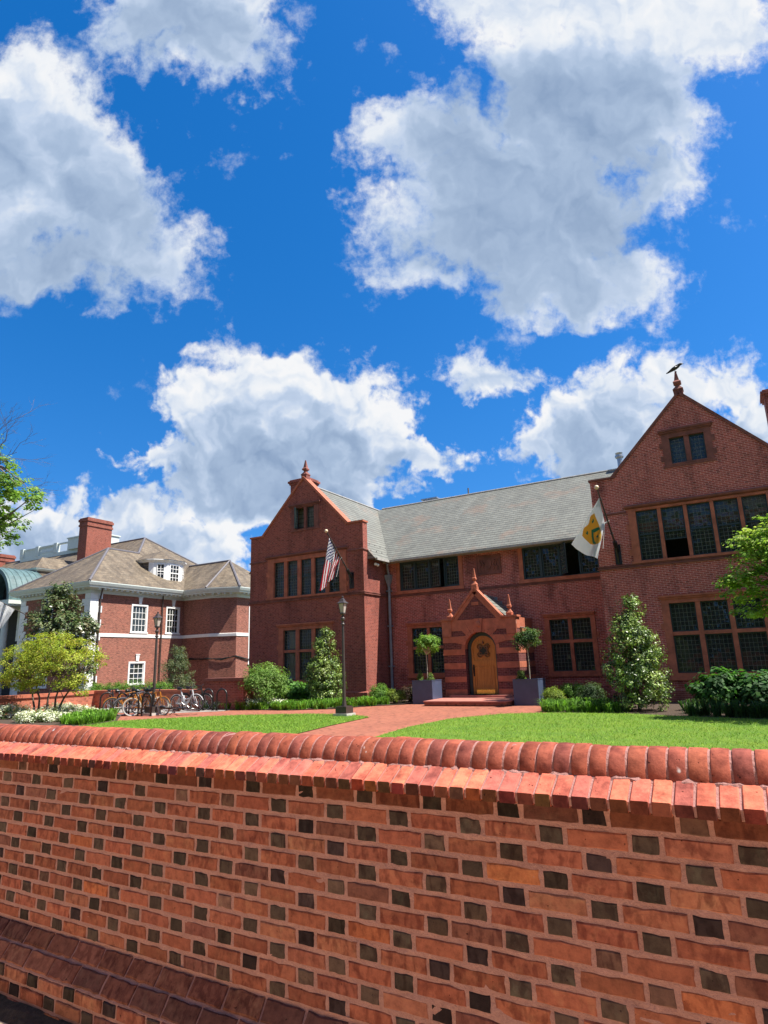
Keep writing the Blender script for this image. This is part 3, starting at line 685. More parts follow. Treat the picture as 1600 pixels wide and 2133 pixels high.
# ---------------------------------------------------------------- the red brick house
house = thing('brick_house', (-10.5, 28, 0), 'large red brick house with two gabled wings, terracotta windows and grey slate roof', 'house')
WY, MY = 26.2, 28.5
FW = Fr((0, WY, 0), (1, 0, 0), (0, -1, 0)); FM = Fr((0, MY, 0), (1, 0, 0), (0, -1, 0))
def leaded(F, parent, lights, rows, d, cell=.135, frame='teal', fw=.05, skip=(), sash=False, curtains=(), lead=True, tilt=.004):
    for i, (ua, ub) in enumerate(lights):
        for j, (za, zb) in enumerate(rows):
            if (i, j) in skip: continue
            sh, gl, ld = MB(), MB(), MB()
            fbox(sh, F, ua, ub, d-.03, d+.03, za, za+fw); fbox(sh, F, ua, ub, d-.03, d+.03, zb-fw, zb)
            fbox(sh, F, ua, ua+fw, d-.03, d+.03, za+fw, zb-fw); fbox(sh, F, ub-fw, ub, d-.03, d+.03, za+fw, zb-fw)
            if sash: zm = za+(zb-za)*.52; fbox(sh, F, ua+fw, ub-fw, d-.025, d+.04, zm-.03, zm+.03)
            a, b, c, e = ua+fw, ub-fw, za+fw, zb-fw
            nu = max(2, round((b-a)/cell)); nz = max(2, round((e-c)/(cell*1.12)))
            for p in range(nu):
                for q in range(nz):
                    A, B, Cz, D = a+(b-a)*p/nu, a+(b-a)*(p+1)/nu, c+(e-c)*q/nz, c+(e-c)*(q+1)/nz
                    t1, t2 = random.gauss(0, tilt)*(B-A), random.gauss(0, tilt)*(D-Cz)
                    gl.face([F.P(A, d-t1-t2, Cz), F.P(B, d+t1-t2, Cz), F.P(B, d+t1+t2, D), F.P(A, d-t1+t2, D)])
            if lead:
                for p in range(1, nu): u = a+(b-a)*p/nu+random.gauss(0, .003); fbox(ld, F, u-.0045, u+.0045, d+.006, d+.012, c, e)
                for q in range(1, nz): z = c+(e-c)*q/nz; fbox(ld, F, a, b, d+.0055, d+.0115, z-.0045, z+.0045)
            sh.build('sash', M[frame], parent); gl.build('pane', M['glass'], parent, uv=False)
            if lead: ld.build('leading', M['lead'], parent, uv=False)
    for (u0, u1, z0, z1, dd) in curtains:
        cu = MB(); n = 24; P = [F.P(u0+(u1-u0)*k/n, dd+.03*math.sin(k*1.9), z0) for k in range(n+1)]; Q = [F.P(u0+(u1-u0)*k/n, dd+.025*math.sin(k*1.9+.3), z1) for k in range(n+1)]
        for k in range(n): cu.face([P[k], P[k+1], Q[k+1], Q[k]])
        cu.build('curtain', M['cloth_white'], parent, smooth=True)
def stone_window(F, lights, rows, uL, uR, zB, zT, hood=None, sillout=.09, mat='terra', **k):
    mb = MB(); a, b = lights[0][0], lights[-1][1]; z0, z1 = rows[0][0], rows[-1][1]
    fbox(mb, F, uL, a, -.22, .035, z0, z1); fbox(mb, F, b, uR, -.22, .035, z0, z1)
    # ears of the jamb stones bonding into the brick
    for zz in (z0+(z1-z0)*.12, z0+(z1-z0)*.62): fbox(mb, F, uL-.11, uL, -.05, .02, zz, zz+.24); fbox(mb, F, uR, uR+.11, -.05, .02, zz, zz+.24)
    fbox(mb, F, uL, uR, -.22, .03, z1, zT); fbox(mb, F, uL-.06, uR+.06, -.22, sillout, zB, zB+.09); fbox(mb, F, uL, uR, -.22, .05, zB+.09, z0)
    for (p, q) in zip(lights, lights[1:]): fbox(mb, F, p[1], q[0], -.20, .0, z0, z1)
    for (p, q) in zip(rows, rows[1:]):
        for (ua, ub) in lights: fbox(mb, F, ua, ub, -.20, -.006, p[1], q[0])
    if hood:
        u0, u1, z = hood; fbox(mb, F, u0, u1, -.02, .14, z-.02, z+.05); fbox(mb, F, u0+.03, u1-.03, -.02, .085, z-.09, z-.02)
    w = mb.build('window', M[mat], house); leaded(F, w, lights, rows, -.13, **k); return w
# openings (stone outer edges)
H_LU = (-22.30, -17.20, 5.22, 7.42); H_LA = (-20.68, -18.88, 8.74, 10.15); H_LL = (-21.52, -18.10, .92, 3.80)
H_RU = (-3.66, 1.42, 5.22, 7.42); H_RA = (-2.06, -.30, 8.86, 10.34); H_RL = (-2.88, .64, .78, 3.80)
H_ML = (-15.62, -11.90, 5.16, 6.86); H_MR = (-9.05, -5.22, 5.14, 6.86); H_LR = (-8.08, -5.86, .92, 3.60); H_LLm = (-15.10, -12.90, .98, 3.62)
def gable(u0, u1, ia, ib, zk, za, holes_low, hole_attic):
    mb = MB(); um = (ia+ib)/2; s = (za-zk)/(um-ia)
    wall(mb, FW, u0, u1, 0, zk, holes_low, m=0)
    wall(mb, FW, ia, ib, zk, za, [hole_attic], pocket=.5, clips=[(-s, 1, -s*ia+zk), (s, 1, s*ib+zk)])
    # thickness of the parapet, seen from behind and the side
    t = -.42
    for (p, q) in (((ia, zk), (um, za)), ((um, za), (ib, zk))):
        mb.face([FW.P(p[0], 0, p[1]), FW.P(q[0], 0, q[1]), FW.P(q[0], t, q[1]), FW.P(p[0], t, p[1])])
    mb.face([FW.P(ib, t, 6.5), FW.P(ia, t, 6.5), FW.P(ia, t, zk), FW.P(um, t, za), FW.P(ib, t, zk)])
    for (a, b) in ((u0, ia), (ib, u1)):
        mb.face([FW.P(a, 0, zk), FW.P(b, 0, zk), FW.P(b, t, zk), FW.P(a, t, zk)]); mb.face([FW.P(b, t, 0), FW.P(a, t, 0), FW.P(a, t, zk), FW.P(b, t, zk)])
    for a in (u0, u1): mb.face([FW.P(a, 0, 6.9), FW.P(a, t, 6.9), FW.P(a, t, zk), FW.P(a, 0, zk)])
    for a in (ia, ib): pass
    return mb
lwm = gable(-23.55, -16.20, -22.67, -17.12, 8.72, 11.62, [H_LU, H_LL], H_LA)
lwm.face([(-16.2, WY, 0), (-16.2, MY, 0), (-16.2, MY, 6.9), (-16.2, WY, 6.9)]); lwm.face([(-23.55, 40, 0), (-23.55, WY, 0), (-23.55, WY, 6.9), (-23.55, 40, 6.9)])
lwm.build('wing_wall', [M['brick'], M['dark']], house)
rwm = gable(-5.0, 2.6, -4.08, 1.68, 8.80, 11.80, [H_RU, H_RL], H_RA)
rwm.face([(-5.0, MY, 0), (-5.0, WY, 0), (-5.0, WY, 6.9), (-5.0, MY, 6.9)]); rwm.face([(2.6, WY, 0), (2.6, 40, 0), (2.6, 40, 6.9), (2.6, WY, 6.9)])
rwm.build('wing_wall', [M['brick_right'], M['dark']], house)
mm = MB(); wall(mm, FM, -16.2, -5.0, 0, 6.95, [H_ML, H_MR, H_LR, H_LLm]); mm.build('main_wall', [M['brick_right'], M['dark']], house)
bk = MB(); bk.face([(2.6, 40, 0), (-23.55, 40, 0), (-23.55, 40, 6.9), (2.6, 40, 6.9)]); bk.build('back_wall', M['brick'], house)
L5 = lambda x0, w, g, n: [(x0+k*(w+g), x0+k*(w+g)+w) for k in range(n)]
R2 = lambda a, b, c, d: [(a, b), (c, d)]
stone_window(FW, L5(-21.88, .68, .215, 5), [(5.32, 7.2)], *H_LU, sash=True, tilt=.012)
stone_window(FW, L5(-20.40, .52, .17, 2), [(8.85, 10.02)], *H_LA, hood=(-20.85, -18.75, 10.17), mat='terra_dark', sillout=.04, skip=((0, 0),))
stone_window(FW, L5(-21.22, .80, .21, 3), R2(1.06, 2.43, 2.56, 3.57), *H_LL, hood=(-21.62, -18.0, 3.84), curtains=((-21.15, -20.45, 1.1, 3.5, -.42), (-19.15, -18.5, 1.1, 3.5, -.42)))
stone_window(FW, L5(-3.38, .80, .128, 5), [(5.32, 7.32)], *H_RU, sash=True, skip=((1, 0),))
stone_window(FW, L5(-1.79, .53, .18, 2), [(9.0, 10.07)], *H_RA, hood=(-2.15, -.2, 10.36), mat='terra_dark', sillout=.04)
stone_window(FW, L5(-2.62, .90, .165, 3), R2(1.03, 2.40, 2.53, 3.60), *H_RL, hood=(-2.95, .72, 3.85))
stone_window(FM, L5(-7.87, .83, .15, 2), R2(1.15, 2.36, 2.49, 3.40), *H_LR, hood=(-8.14, -5.84, 3.62))
stone_window(FM, L5(-14.85, .83, .15, 2), R2(1.20, 2.36, 2.49, 3.40), *H_LLm, hood=(-15.15, -12.86, 3.62))
# the raised sash in the right wing's second light: top half closed, black gap below
wr = [o for o in house.children if o.name.startswith('window')][3]
leaded(FW, wr, [(-2.452, -1.652)], [(6.35, 7.32)], -.13); sb = MB(); fbox(sb, FW, -2.40, -1.70, -.16, -.10, 6.14, 6.22); leaded(FW, wr, [(-2.44, -1.664)], [(6.05, 6.42)], -.185)
# half open casement of the left attic
wa = [o for o in house.children if o.name.startswith('window')][1]
FC = Fr((-20.40, WY+.14, 0), (.35, -.94, 0), (.94, .35, 0)); leaded(FC, wa, [(0, .5)], [(8.86, 10.0)], 0)
# timber casements under the eaves of the main front
def timber_window(hole, lights, skip, terr):
    a, b, z0, z1 = hole; mb = MB()
    fbox(mb, FM, a, a+.2, -.22, .035, z0+.16, z1); fbox(mb, FM, b-.2, b, -.22, .035, z0+.16, z1); fbox(mb, FM, a-.05, b+.05, -.22, .08, z0, z0+.16)
    w = mb.build('window', M['terra'], house); fr = MB(); A, B, c, e = a+.2, b-.2, z0+.16, z1
    fbox(fr, FM, A, B, -.2, -.02, e-.10, e-.003); fbox(fr, FM, A, B, -.2, -.02, c, c+.045)
    for u in [A+.035]+[(p[1]+q[0])/2 for p, q in zip(lights, lights[1:])]+[B-.035]: fbox(fr, FM, u-.035, u+.035, -.2, -.015, c+.045, e-.10)
    fr.build('timber_frame', M['teal'], w); leaded(FM, w, lights, [(c+.045, e-.10)], -.1, skip=skip, fw=.06, tilt=.014); return w
w1 = timber_window(H_ML, L5(-15.36, .76, .075, 4), ((2, 0),), None)
F3 = Fr((-13.69+.02, MY+.06, 0), (.90, -.43, 0), (-.43, -.90, 0)); leaded(F3, w1, [(0, .72)], [(5.37, 6.74)], 0, fw=.06)
w2 = timber_window(H_MR, L5(-8.83, .79, .08, 4), ((2, 0),), None)
F4 = Fr((-7.1, MY+.02, 0), (.55, -.835, 0), (-.835, -.55, 0)); leaded(F4, w2, [(0, .72)], [(5.36, 6.74)], 0, fw=.06)
# string courses
def prof(z0, z1, o): return [(0, z0), (o, z0+.01), (o, z0+.045), (o*.45, z0+.055), (o*.45, z1-.045), (o*.8, z1-.035), (o*.8, z1), (0, z1+.02)]
for pts, z0, z1, oo in (([(-23.55, 33), (-23.55, WY), (-16.2, WY), (-16.2, MY-.02)], 5.08, 5.215, .07), ([(-16.2, MY), (-5.0, MY)], 5.02, 5.135, .05), ([(-5.0, MY-.06), (-5.0, WY), (2.6, WY), (2.6, 33)], 5.08, 5.215, .07)):
    mb = MB(); sweep(mb, pts, prof(z0, z1, oo)); mb.build('string_course', M['terra_dark'], house)
for pts in ([(-23.55, 26.62), (-23.55, WY), (-22.42, WY)], [(-17.10, WY), (-16.2, WY), (-16.2, 26.62)], [(-5.0, 26.62), (-5.0, WY), (-3.72, WY)], [(1.5, WY), (2.6, WY), (2.6, 26.6)]):
    mb = MB(); sweep(mb, pts, [(0, 7.28), (.05, 7.30), (.05, 7.35), (0, 7.38)]); mb.build('string_course', M['terra_dark'], house)
for h in (H_LU, H_RU):
    mb = MB(); sweep(mb, [(h[0]-.10, WY), (h[1]+.10, WY)], [(0, 7.424), (.13, 7.47), (.15, 7.53), (.10, 7.56), (0, 7.60)]); mb.build('hood_mould', M['terra_dark'], house)
for pts in ([(-23.55, 30), (-23.55, WY), (-16.2, WY), (-16.2, MY-.2)], [(-5.0, MY-.2), (-5.0, WY), (2.6, WY), (2.6, 30)], [(-16.1, MY), (-5.1, MY)]):
    mb = MB(); sweep(mb, pts, [(0, 0), (.09, 0), (.09, .42), (0, .50)]); mb.build('brick_plinth', M['brick'], house)
# gable copings and kneelers
def coping(u0, ia, um, ib, u1, zk, za, mat):
    mb = MB(); th = .11
    def seg(p, q, ext0=0, ext1=0):
        d = Vector((q[0]-p[0], q[1]-p[1])); L = d.length; d /= L; n = Vector((-d.y, d.x)) if d.x > 0 else Vector((d.y, -d.x))
        a = Vector(p)-d*ext0; b = Vector(q)+d*ext1
        pts = [a, b, b+n*th, a+n*th]
        mb.prism([FW.P(t.x, .055, t.y) for t in pts], Vector((0, .53, 0)))
    seg((ia, zk), (um, za), .0, .06); seg((ib, zk), (um, za), .0, .06)
    for a, b in ((u0-.05, ia+.1), (ib-.1, u1+.05)): fbox(mb, FW, a, b, -.46, .058, zk+.003, zk+.085)
    mb.build('coping', M[mat], house)
    f = MB(); z = za+.07
    f.lathe([(.24, -.12), (.24, .14), (.27, .16), (.27, .20), (.12, .34), (.10, .40), (.20, .46), (.21, .53), (.13, .60), (.035, 1.02), (.0, 1.04)], (um, WY+.2, z), 4, rot=math.pi/4)
    f.build('finial', M['terra_dark'], house)
coping(-23.55, -22.67, -19.895, -17.12, -16.2, 8.72, 11.62, 'terra'); coping(-5.0, -4.08, -1.2, 1.68, 2.6, 8.80, 11.80, 'terra_dark')
# roofs
ms = MB()
def roofprism(mb, A, B, C, D, E, Fp, m=0):
    """ridge A-B (front, back), eaves C-D and E-F"""
    A, B, C, D, E, Fp = map(vv, (A, B, C, D, E, Fp)); mb.face([C, D, B, A], m); mb.face([Fp, E, A, B], m); mb.face([E, C, A], m); mb.face([D, Fp, B], m); mb.face([D, C, E, Fp], m)
def roof(name, A, B, C, D, E, Fp):
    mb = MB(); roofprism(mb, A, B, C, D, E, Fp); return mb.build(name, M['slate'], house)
yf = WY+.40
mr = roof('main_roof', (-19.7, 34, 11.37), (-1.4, 34, 11.37), (-19.7, 27.98, 6.87), (-1.4, 27.98, 6.87), (-19.7, 40.4, 6.6), (-1.4, 40.4, 6.6))
roof('wing_roof', (-19.895, yf, 11.38), (-19.895, 40.3, 11.38), (-15.75, yf, 6.86), (-15.75, 40.3, 6.86), (-24.04, yf, 6.86), (-24.04, 40.3, 6.86))
roof('wing_roof', (-1.2, yf, 11.55), (-1.2, 40.3, 11.55), (3.1, yf, 6.9), (3.1, 40.3, 6.9), (-5.5, yf, 6.9), (-5.5, 40.3, 6.9))
mb = MB(); mb.tube([(-19.5, 34, 11.39), (-2, 34, 11.39)], .06, 8); mb.tube([(-19.895, yf, 11.40), (-19.895, 39, 11.40)], .06, 8); mb.build('ridge_cap', M['gutter'], mr)
mb = MB(); mb.prism([(-15.7, 27.90, 6.80), (-15.7, 28.03, 6.78), (-15.7, 28.03, 6.90), (-15.7, 27.90, 6.91)], (10.4, 0, 0)); mb.box(-15.80, yf+.1, 6.78, -15.68, 27.95, 6.89)
mb.prism([(-16.15, 28.04, 6.80), (-16.15, 28.495, 6.80), (-16.15, 28.495, 6.90), (-16.15, 28.04, 6.88)], (11.1, 0, 0)); mb.build('gutter', M['gutter'], house)
mb = MB()   # little snow guards in rows on the wing slope
for yy in np.arange(26.9, 31, .55):
    for tt in (.10, .2):
        x = -15.75-tt*4.145; z = 6.86+tt*4.52; mb.box(x-.015, yy-.015, z-.02, x+.015, yy+.015, z+.06)
mb.build('snow_guard', M['ridge'], house)
# lead pipe with hopper in the inner corner
mb = MB(); px_, py_ = -16.02, MY-.13
mb.tube([(-15.85, 27.98, 6.72), (-15.98, 28.2, 6.55), (px_, py_, 6.25)], .06, 8); mb.lathe([(.06, 5.55), (.10, 5.72), (.20, 5.98), (.22, 6.12), (.22, 6.2), (.16, 6.22)], (px_, py_, 0), 4, rot=math.pi/4)
mb.tube([(px_, py_, 5.6), (px_, py_, .1)], .068, 10)
for z in (5.35, 3.55, 1.55, .45): mb.box(px_-.12, py_-.09, z, px_+.12, py_+.13, z+.06)
mb.build('downpipe', M['pipe'], house)
mb = MB(); mb.sphere((-15.98, 27.0, 6.62), .08); mb.sphere((-15.98, 27.22, 6.60), .08); mb.build('floodlight', M['white'], house)
# relief plaque
mb = MB(); fbox(mb, FM, -11.17, -9.92, -.02, .03, 5.72, 6.64); pl = mb.build('plaque', M['terra_dark'], house)
mb = MB()
for (a, b, c, d) in ((-11.17, -9.92, 6.58, 6.64), (-11.17, -9.92, 5.72, 5.78), (-11.17, -11.11, 5.78, 6.58), (-9.98, -9.92, 5.78, 6.58)): fbox(mb, FM, a, b, .03, .06, c, d)
sh = [(-.16, .24), (.16, .24), (.16, -.02), (.09, -.17), (0, -.24), (-.09, -.17), (-.16, -.02)]; mb.prism([FM.P(-10.545+x, .03, 6.18+z) for x, z in sh], Vector((0, -.05, 0)))
for s in (-1, 1):
    P = [FM.P(-10.545+s*x, .045, 6.18+z) for x, z in ((.22, -.28), (.30, -.1), (.24, .05), (.34, .2), (.44, .24), (.42, .1), (.36, .0), (.46, -.12), (.42, -.28))]; mb.tube(P, [.03, .045, .05, .05, .04, .03, .035, .03, .025], 8)
mb.build('relief', M['terra_dark'], pl)
# chimneys and vents
def chimney(name, x0, y0, x1, y1, z0, z1, mat='brick', pot=False):
    mb = MB(); mb.box(x0, y0, z0, x1, y1, z1-.30); mb.box(x0-.06, y0-.06, z1-.30, x1+.06, y1+.06, z1-.20); mb.box(x0-.12, y0-.12, z1-.20, x1+.12, y1+.12, z1-.08); mb.box(x0-.04, y0-.04, z1-.08, x1+.04, y1+.04, z1)
    return mb.build(name, M[mat], house)
chimney('chimney', -22.2, 28.0, -20.95, 28.95, 8.5, 12.35); chimney('chimney', 1.85, 29.6, 3.0, 30.6, 7.5, 12.5)
mb = MB(); mb.lathe([(.13, 11.2), (.13, 11.95)], (-4.82, 34, 0), 14); mb.lathe([(.16, 11.95), (.22, 12.02), (.22, 12.12), (.16, 12.16), (.20, 12.25)], (-4.82, 34, 0), 14); mb.build('vent_pipe', M['zinc'], house)
mb = MB(); mb.box(-17.4, 35.7, 11.0, -16.45, 36.5, 12.0); mb.box(-17.5, 35.6, 12.0, -16.35, 36.6, 12.08); mb.build('roof_vent', M['zinc'], house)
mb = MB(); mb.tube([(-13.6, 34.2, 11.2), (-13.6, 34.2, 11.85)], .05, 8); mb.build('vent_pipe', M['ridge'], house)
# ---------------------------------------------------------------- the porch, its door and step
PY = 26.3; FP = Fr((0, PY, 0), (1, 0, 0), (0, -1, 0)); PC, PR, PS = -10.38, .72, 2.23
PX0, PX1, PK, PA = -12.14, -8.68, 3.50, 4.80
BANDS = [(.28, .52, 1), (.52, .83, 0), (.83, 1.06, 1), (1.06, 1.39, 0), (1.39, 1.64, 1), (1.64, 1.99, 0), (1.99, 2.23, 1), (2.23, 2.52, 0), (2.52, 2.79, 1), (2.79, 3.03, 0), (3.03, 3.30, 1), (3.30, PK, 1)]
mb = MB()
for z0, z1, m in BANDS:
    n = max(1, int((z1-z0)/.05)) if z1 > PS-.05 and z0 < PS+PR+.05 else 1; d = .014 if m else 0
    for k in range(n):
        a, b = z0+(z1-z0)*k/n, z0+(z1-z0)*(k+1)/n; zc = (a+b)/2
        h = PR if zc < PS else (math.sqrt(max(0, PR*PR-(zc-PS)**2)) if zc < PS+PR else 0)
        if h > 0.01: segs = ((PX0, PC-h), (PC+h, PX1))
        else: segs = ((PX0, PX1),)
        for (ua, ub) in segs:
            mb.face([FP.P(ua, d, a), FP.P(ub, d, a), FP.P(ub, d, b), FP.P(ua, d, b)], m)
    if m:
        for zz in (z0, z1):
            if zz < 2.4: mb.face([FP.P(PX0, 0, zz), FP.P(PC-PR, 0, zz), FP.P(PC-PR, d, zz), FP.P(PX0, d, zz)], m); mb.face([FP.P(PC+PR, 0, zz), FP.P(PX1, 0, zz), FP.P(PX1, d, zz), FP.P(PC+PR, d, zz)], m)
    for (x, s) in ((PX0, -1), (PX1, 1)):
        X = x+s*(d*.9); mb.face([(X, PY-d, z0), (X, MY, z0), (X, MY, z1), (X, PY-d, z1)], m)
mb.face([FP.P(PX0+.5, 0, PK), FP.P(PX1-.62, 0, PK), FP.P(-10.49, 0, PA)], 0)
mb.box(PX0-.06, PY-.05, -.02, PX1+.06, MY, .20, 1); mb.box(PX0-.03, PY-.03, .20, PC-PR, MY, .285, 1); mb.box(PC+PR, PY-.03, .20, PX1+.03, MY, .285, 1)
mb.box(PC-PR-.02, PY+.36, .2, PC+PR+.02, PY+.9, 3.0, 2)
for k in range(18):   # soffit of the arch
    t0, t1 = math.pi*k/18, math.pi*(k+1)/18; p = [(PC+PR*math.cos(t), PS+PR*math.sin(t)) for t in (t0, t1)]
    mb.face([FP.P(p[0][0], 0, p[0][1]), FP.P(p[1][0], 0, p[1][1]), FP.P(p[1][0], -.36, p[1][1]), FP.P(p[0][0], -.36, p[0][1])], 1)
for s in (-1, 1): mb.face([FP.P(PC+s*PR, 0, .2), FP.P(PC+s*PR, 0, PS), FP.P(PC+s*PR, -.36, PS), FP.P(PC+s*PR, -.36, .2)], 0)
porch = mb.build('porch', [M['brick_porch'], M['terra'], M['dark']], house)
mb = MB()   # voussoirs, keystone, pier stones, inscribed block
def radial(a0, a1, r0, r1, d, m=0):
    q = [(PC+r*math.cos(math.radians(a)), PS+r*math.sin(math.radians(a))) for r, a in ((r0, a0), (r1, a0), (r1, a1), (r0, a1))]
    mb.prism([FP.P(u, -.005, z) for u, z in q], Vector((0, -d, 0)), m)
k = 0
for a0 in range(0, 180, 12):
    if not 84 <= a0+6 <= 96: radial(a0+.4, a0+11.6, PR, PR+.16, .03, 0)
for a0, a1 in ((14, 27), (44, 60), (120, 136), (153, 166)): radial(a0, a1, PR+.16, PR+.52, .035, 0)
for a0, a1 in ((28, 43), (61, 78), (102, 119), (137, 152)): radial(a0, a1, PR+.16, PR+.44, .018, 1)
mb.prism([FP.P(PC+u, 0, z) for u, z in ((-.11, 2.93), (.11, 2.93), (.19, 3.52), (-.19, 3.52))], Vector((0, -.10, 0))); mb.sphere(FP.P(PC, .10, 3.27), .12, 10, 7, (1, .6, 1.1))
for ua, ub in ((PX0, PX0+.44), (PX1-.44, PX1)):
    fbox(mb, FP, ua-.005, ub, 0, .05, 2.80, PK)
fbox(mb, FP, -10.66, -10.33, 0, .03, 4.12, 4.26)
for s, u0 in ((1, PX0+.44), (-1, PX1-.56)): pass
mb.build('stone_dressing', [M['terra'], M['brick_porch']], porch)
mb = MB(); th = .09   # coping, kneeler caps
for p, q in (((PX0+.52, PK), (-10.49, PA)), ((PX1-.66, PK), (-10.49, PA))):
    d = Vector((q[0]-p[0], q[1]-p[1])).normalized(); n = Vector((-d.y, d.x)) if d.x > 0 else Vector((d.y, -d.x)); a, b = Vector(p)-d*.02, Vector(q)+d*.03
    mb.prism([FP.P(t.x, .06, t.y) for t in (a, b, b+n*th, a+n*th)], Vector((0, .36, 0)))
    mb.prism([FP.P(t.x, .02, t.y) for t in (a-n*.16, b-n*.16, b, a)], Vector((0, .2, 0)))
for ua, ub in ((PX0-.06, PX0+.56), (PX1-.70, PX1+.08)): fbox(mb, FP, ua, ub, -.42, .10, PK+.003, PK+.085)
fbox(mb, FP, PX1, PX1+.10, -1.6, -.45, 2.85, 3.02); fbox(mb, FP, PX1, PX1+.05, -1.5, -.45, 2.6, 2.85)
mb.build('porch_coping', M['terra'], porch)
def obelisk(x, y, z, k):
    f = MB(); f.lathe([(.20*k, 0), (.20*k, .10*k), (.22*k, .12*k), (.10*k, .26*k), (.055*k, .32*k), (.14*k, .40*k), (.15*k, .48*k), (.11*k, .52*k), (.035*k, 1.02*k), (0, 1.05*k)], (x, y, z), 4, rot=math.pi/4); f.build('finial', M['terra'], porch)
obelisk(-11.78, PY+.12, PK+.085, .86); obelisk(-8.98, PY+.12, PK+.085, .86)
f = MB(); f.box(-10.62, PY-.03, PA-.1, -10.36, PY+.22, PA+.14); f.build('finial_base', M['terra'], porch); obelisk(-10.49, PY+.1, PA+.14, .80)
mb = MB(); roofprism(mb, (-10.49, PY+.3, PA-.12), (-10.49, MY, PA-.12), (PX1+.05, PY+.4, 3.06), (PX1+.05, MY, 3.06), (PX0-.05, PY+.4, 3.2), (PX0-.05, MY, 3.2)); mb.build('porch_roof', M['slate'], porch)
mb = MB()
for i, (x, z) in enumerate(((-10.22, 4.62), (-10.0, 4.40), (-9.8, 4.16), (-9.58, 3.92), (-9.36, 3.68), (-9.14, 3.42), (-8.9, 3.34), (-8.72, 3.10))): fbox(mb, FM, x-.36, x, .002+.0015*i, .016+.0015*i, z-.42, z)
mb.build('stepped_flashing', M['flashing'], porch)
# door: dark frame, oak leaf with panels, grille, handle, brass plate
FD = Fr((PC+.02, PY+.34, 0), (1, 0, 0), (0, -1, 0)); dr = .575
def arch_pts(r, z0, zs, n=18, dx=0): return [(-r+dx, z0)] + [(dx-r*math.cos(math.pi*k/n), zs+r*math.sin(math.pi*k/n)) for k in range(n+1)] + [(r+dx, z0)]
mb = MB(); A, B = arch_pts(PR-.015, .285, PS), arch_pts(dr, .285, PS-.02)
for k in range(len(A)-1):
    mb.face([FD.P(B[k][0], .10, B[k][1]), FD.P(A[k][0], .10, A[k][1]), FD.P(A[k+1][0], .10, A[k+1][1]), FD.P(B[k+1][0], .10, B[k+1][1])]); mb.face([FD.P(B[k][0], .10, B[k][1]), FD.P(B[k+1][0], .10, B[k+1][1]), FD.P(B[k+1][0], -.02, B[k+1][1]), FD.P(B[k][0], -.02, B[k][1])])
dframe = mb.build('door_frame', M['teal'], house)
mb = MB(); P = arch_pts(dr, .30, PS-.02); mb.prism([FD.P(x, .03, z) for x, z in P], Vector((0, .05, 0))); door = mb.build('door', M['oak'], house)
mb = MB()
def ring2(z0, z1, u0, u1, w=.07, d=.05):
    fbox(mb, FD, u0, u1, .03, d, z0, z0+w); fbox(mb, FD, u0, u1, .03, d, z1-w, z1); fbox(mb, FD, u0, u0+w, .03, d, z0+w, z1-w); fbox(mb, FD, u1-w, u1, .03, d, z0+w, z1-w)
fbox(mb, FD, -.50, .50, .03, .060, 1.50, 1.72); ring2(.50, 1.46, -.44, .44); fbox(mb, FD, -.30, .30, .03, .045, .62, 1.34)
for r0, r1, d in ((dr-.10, dr-.004, .055),):
    a, b = arch_pts(r1, .32, PS-.02), arch_pts(r0, .32, PS-.02)
    for k in range(len(a)-1): mb.prism([FD.P(b[k][0], .028, b[k][1]), FD.P(a[k][0], .028, a[k][1]), FD.P(a[k+1][0], .028, a[k+1][1]), FD.P(b[k+1][0], .028, b[k+1][1])], Vector((0, -.03, 0)))
mb.build('door_panel', M['oak'], door)
mb = MB(); cz = 2.14
for s in (-1, 1):
    for t in (-1, 1): mb.tube([FD.P(s*.17+.11*math.cos(a), .06, cz+t*.17+.11*math.sin(a)) for a in np.linspace(0, 6.283, 13)], .022, 6)
for (a, b, c, d) in ((-.21, .21, .16, .21), (-.21, .21, -.21, -.16), (-.21, -.16, -.16, .16), (.16, .21, -.16, .16)): fbox(mb, FD, a, b, .03, .085, cz+c, cz+d)
mb.tube([FD.P(0, .06, cz+.30), FD.P(0, .06, cz+.42)], [.06, .01], 6); mb.build('door_grille', M['oak_dark'], door)
mb = MB(); fbox(mb, FD, -.155, .155, .03, .066, cz-.155, cz+.155); mb.build('door_window', M['black'], door)
mb = MB(); fbox(mb, FD, -.53, -.46, .05, .07, 1.05, 1.55); mb.tube([FD.P(-.495, .07, 1.45), FD.P(-.495, .13, 1.42), FD.P(-.495, .13, 1.18), FD.P(-.495, .07, 1.15)], .016, 6); mb.build('handle', M['black'], door)
mb = MB(); fbox(mb, FD, -.42, .42, .05, .066, .31, .49); mb.build('kick_plate', M['brass'], door)
st = thing('entrance_step', (-10.2, 25, 0), 'broad low red stone step in front of the arched oak door', 'step')
mb = MB(); mb.prism([(-11.9, 23.65, .03), (-8.5, 23.6, .03), (-8.25, 25.2, .03), (-8.62, PY-.06, .03), (-12.1, PY-.06, .03)], (0, 0, .12)); mb.build('step_riser', M['paver'], st)
mb = MB(); mb.prism([(-11.93, 23.61, .15), (-8.47, 23.56, .15), (-8.21, 25.2, .15), (-8.58, PY-.06, .15), (-12.13, PY-.06, .15)], (0, 0, .045)); mb.build('step_slab', M['stone'], st)
mb = MB(); mb.box(PX0+.35, PY-.40, .195, PX1-.3, PY-.055, .285); mb.build('threshold', M['stone'], st)
# ---------------------------------------------------------------- the older brick mansion to the left
geo = thing('brick_mansion', (-44, 34, 0), 'older brick mansion with white cornice, hipped slate roof, dormers and tall chimney', 'mansion')
XG, YF = -41.3, 29.0
FGX = Fr((XG, 0, 0), (0, 1, 0), (1, 0, 0)); FGY = Fr((0, YF, 0), (1, 0, 0), (0, -1, 0))
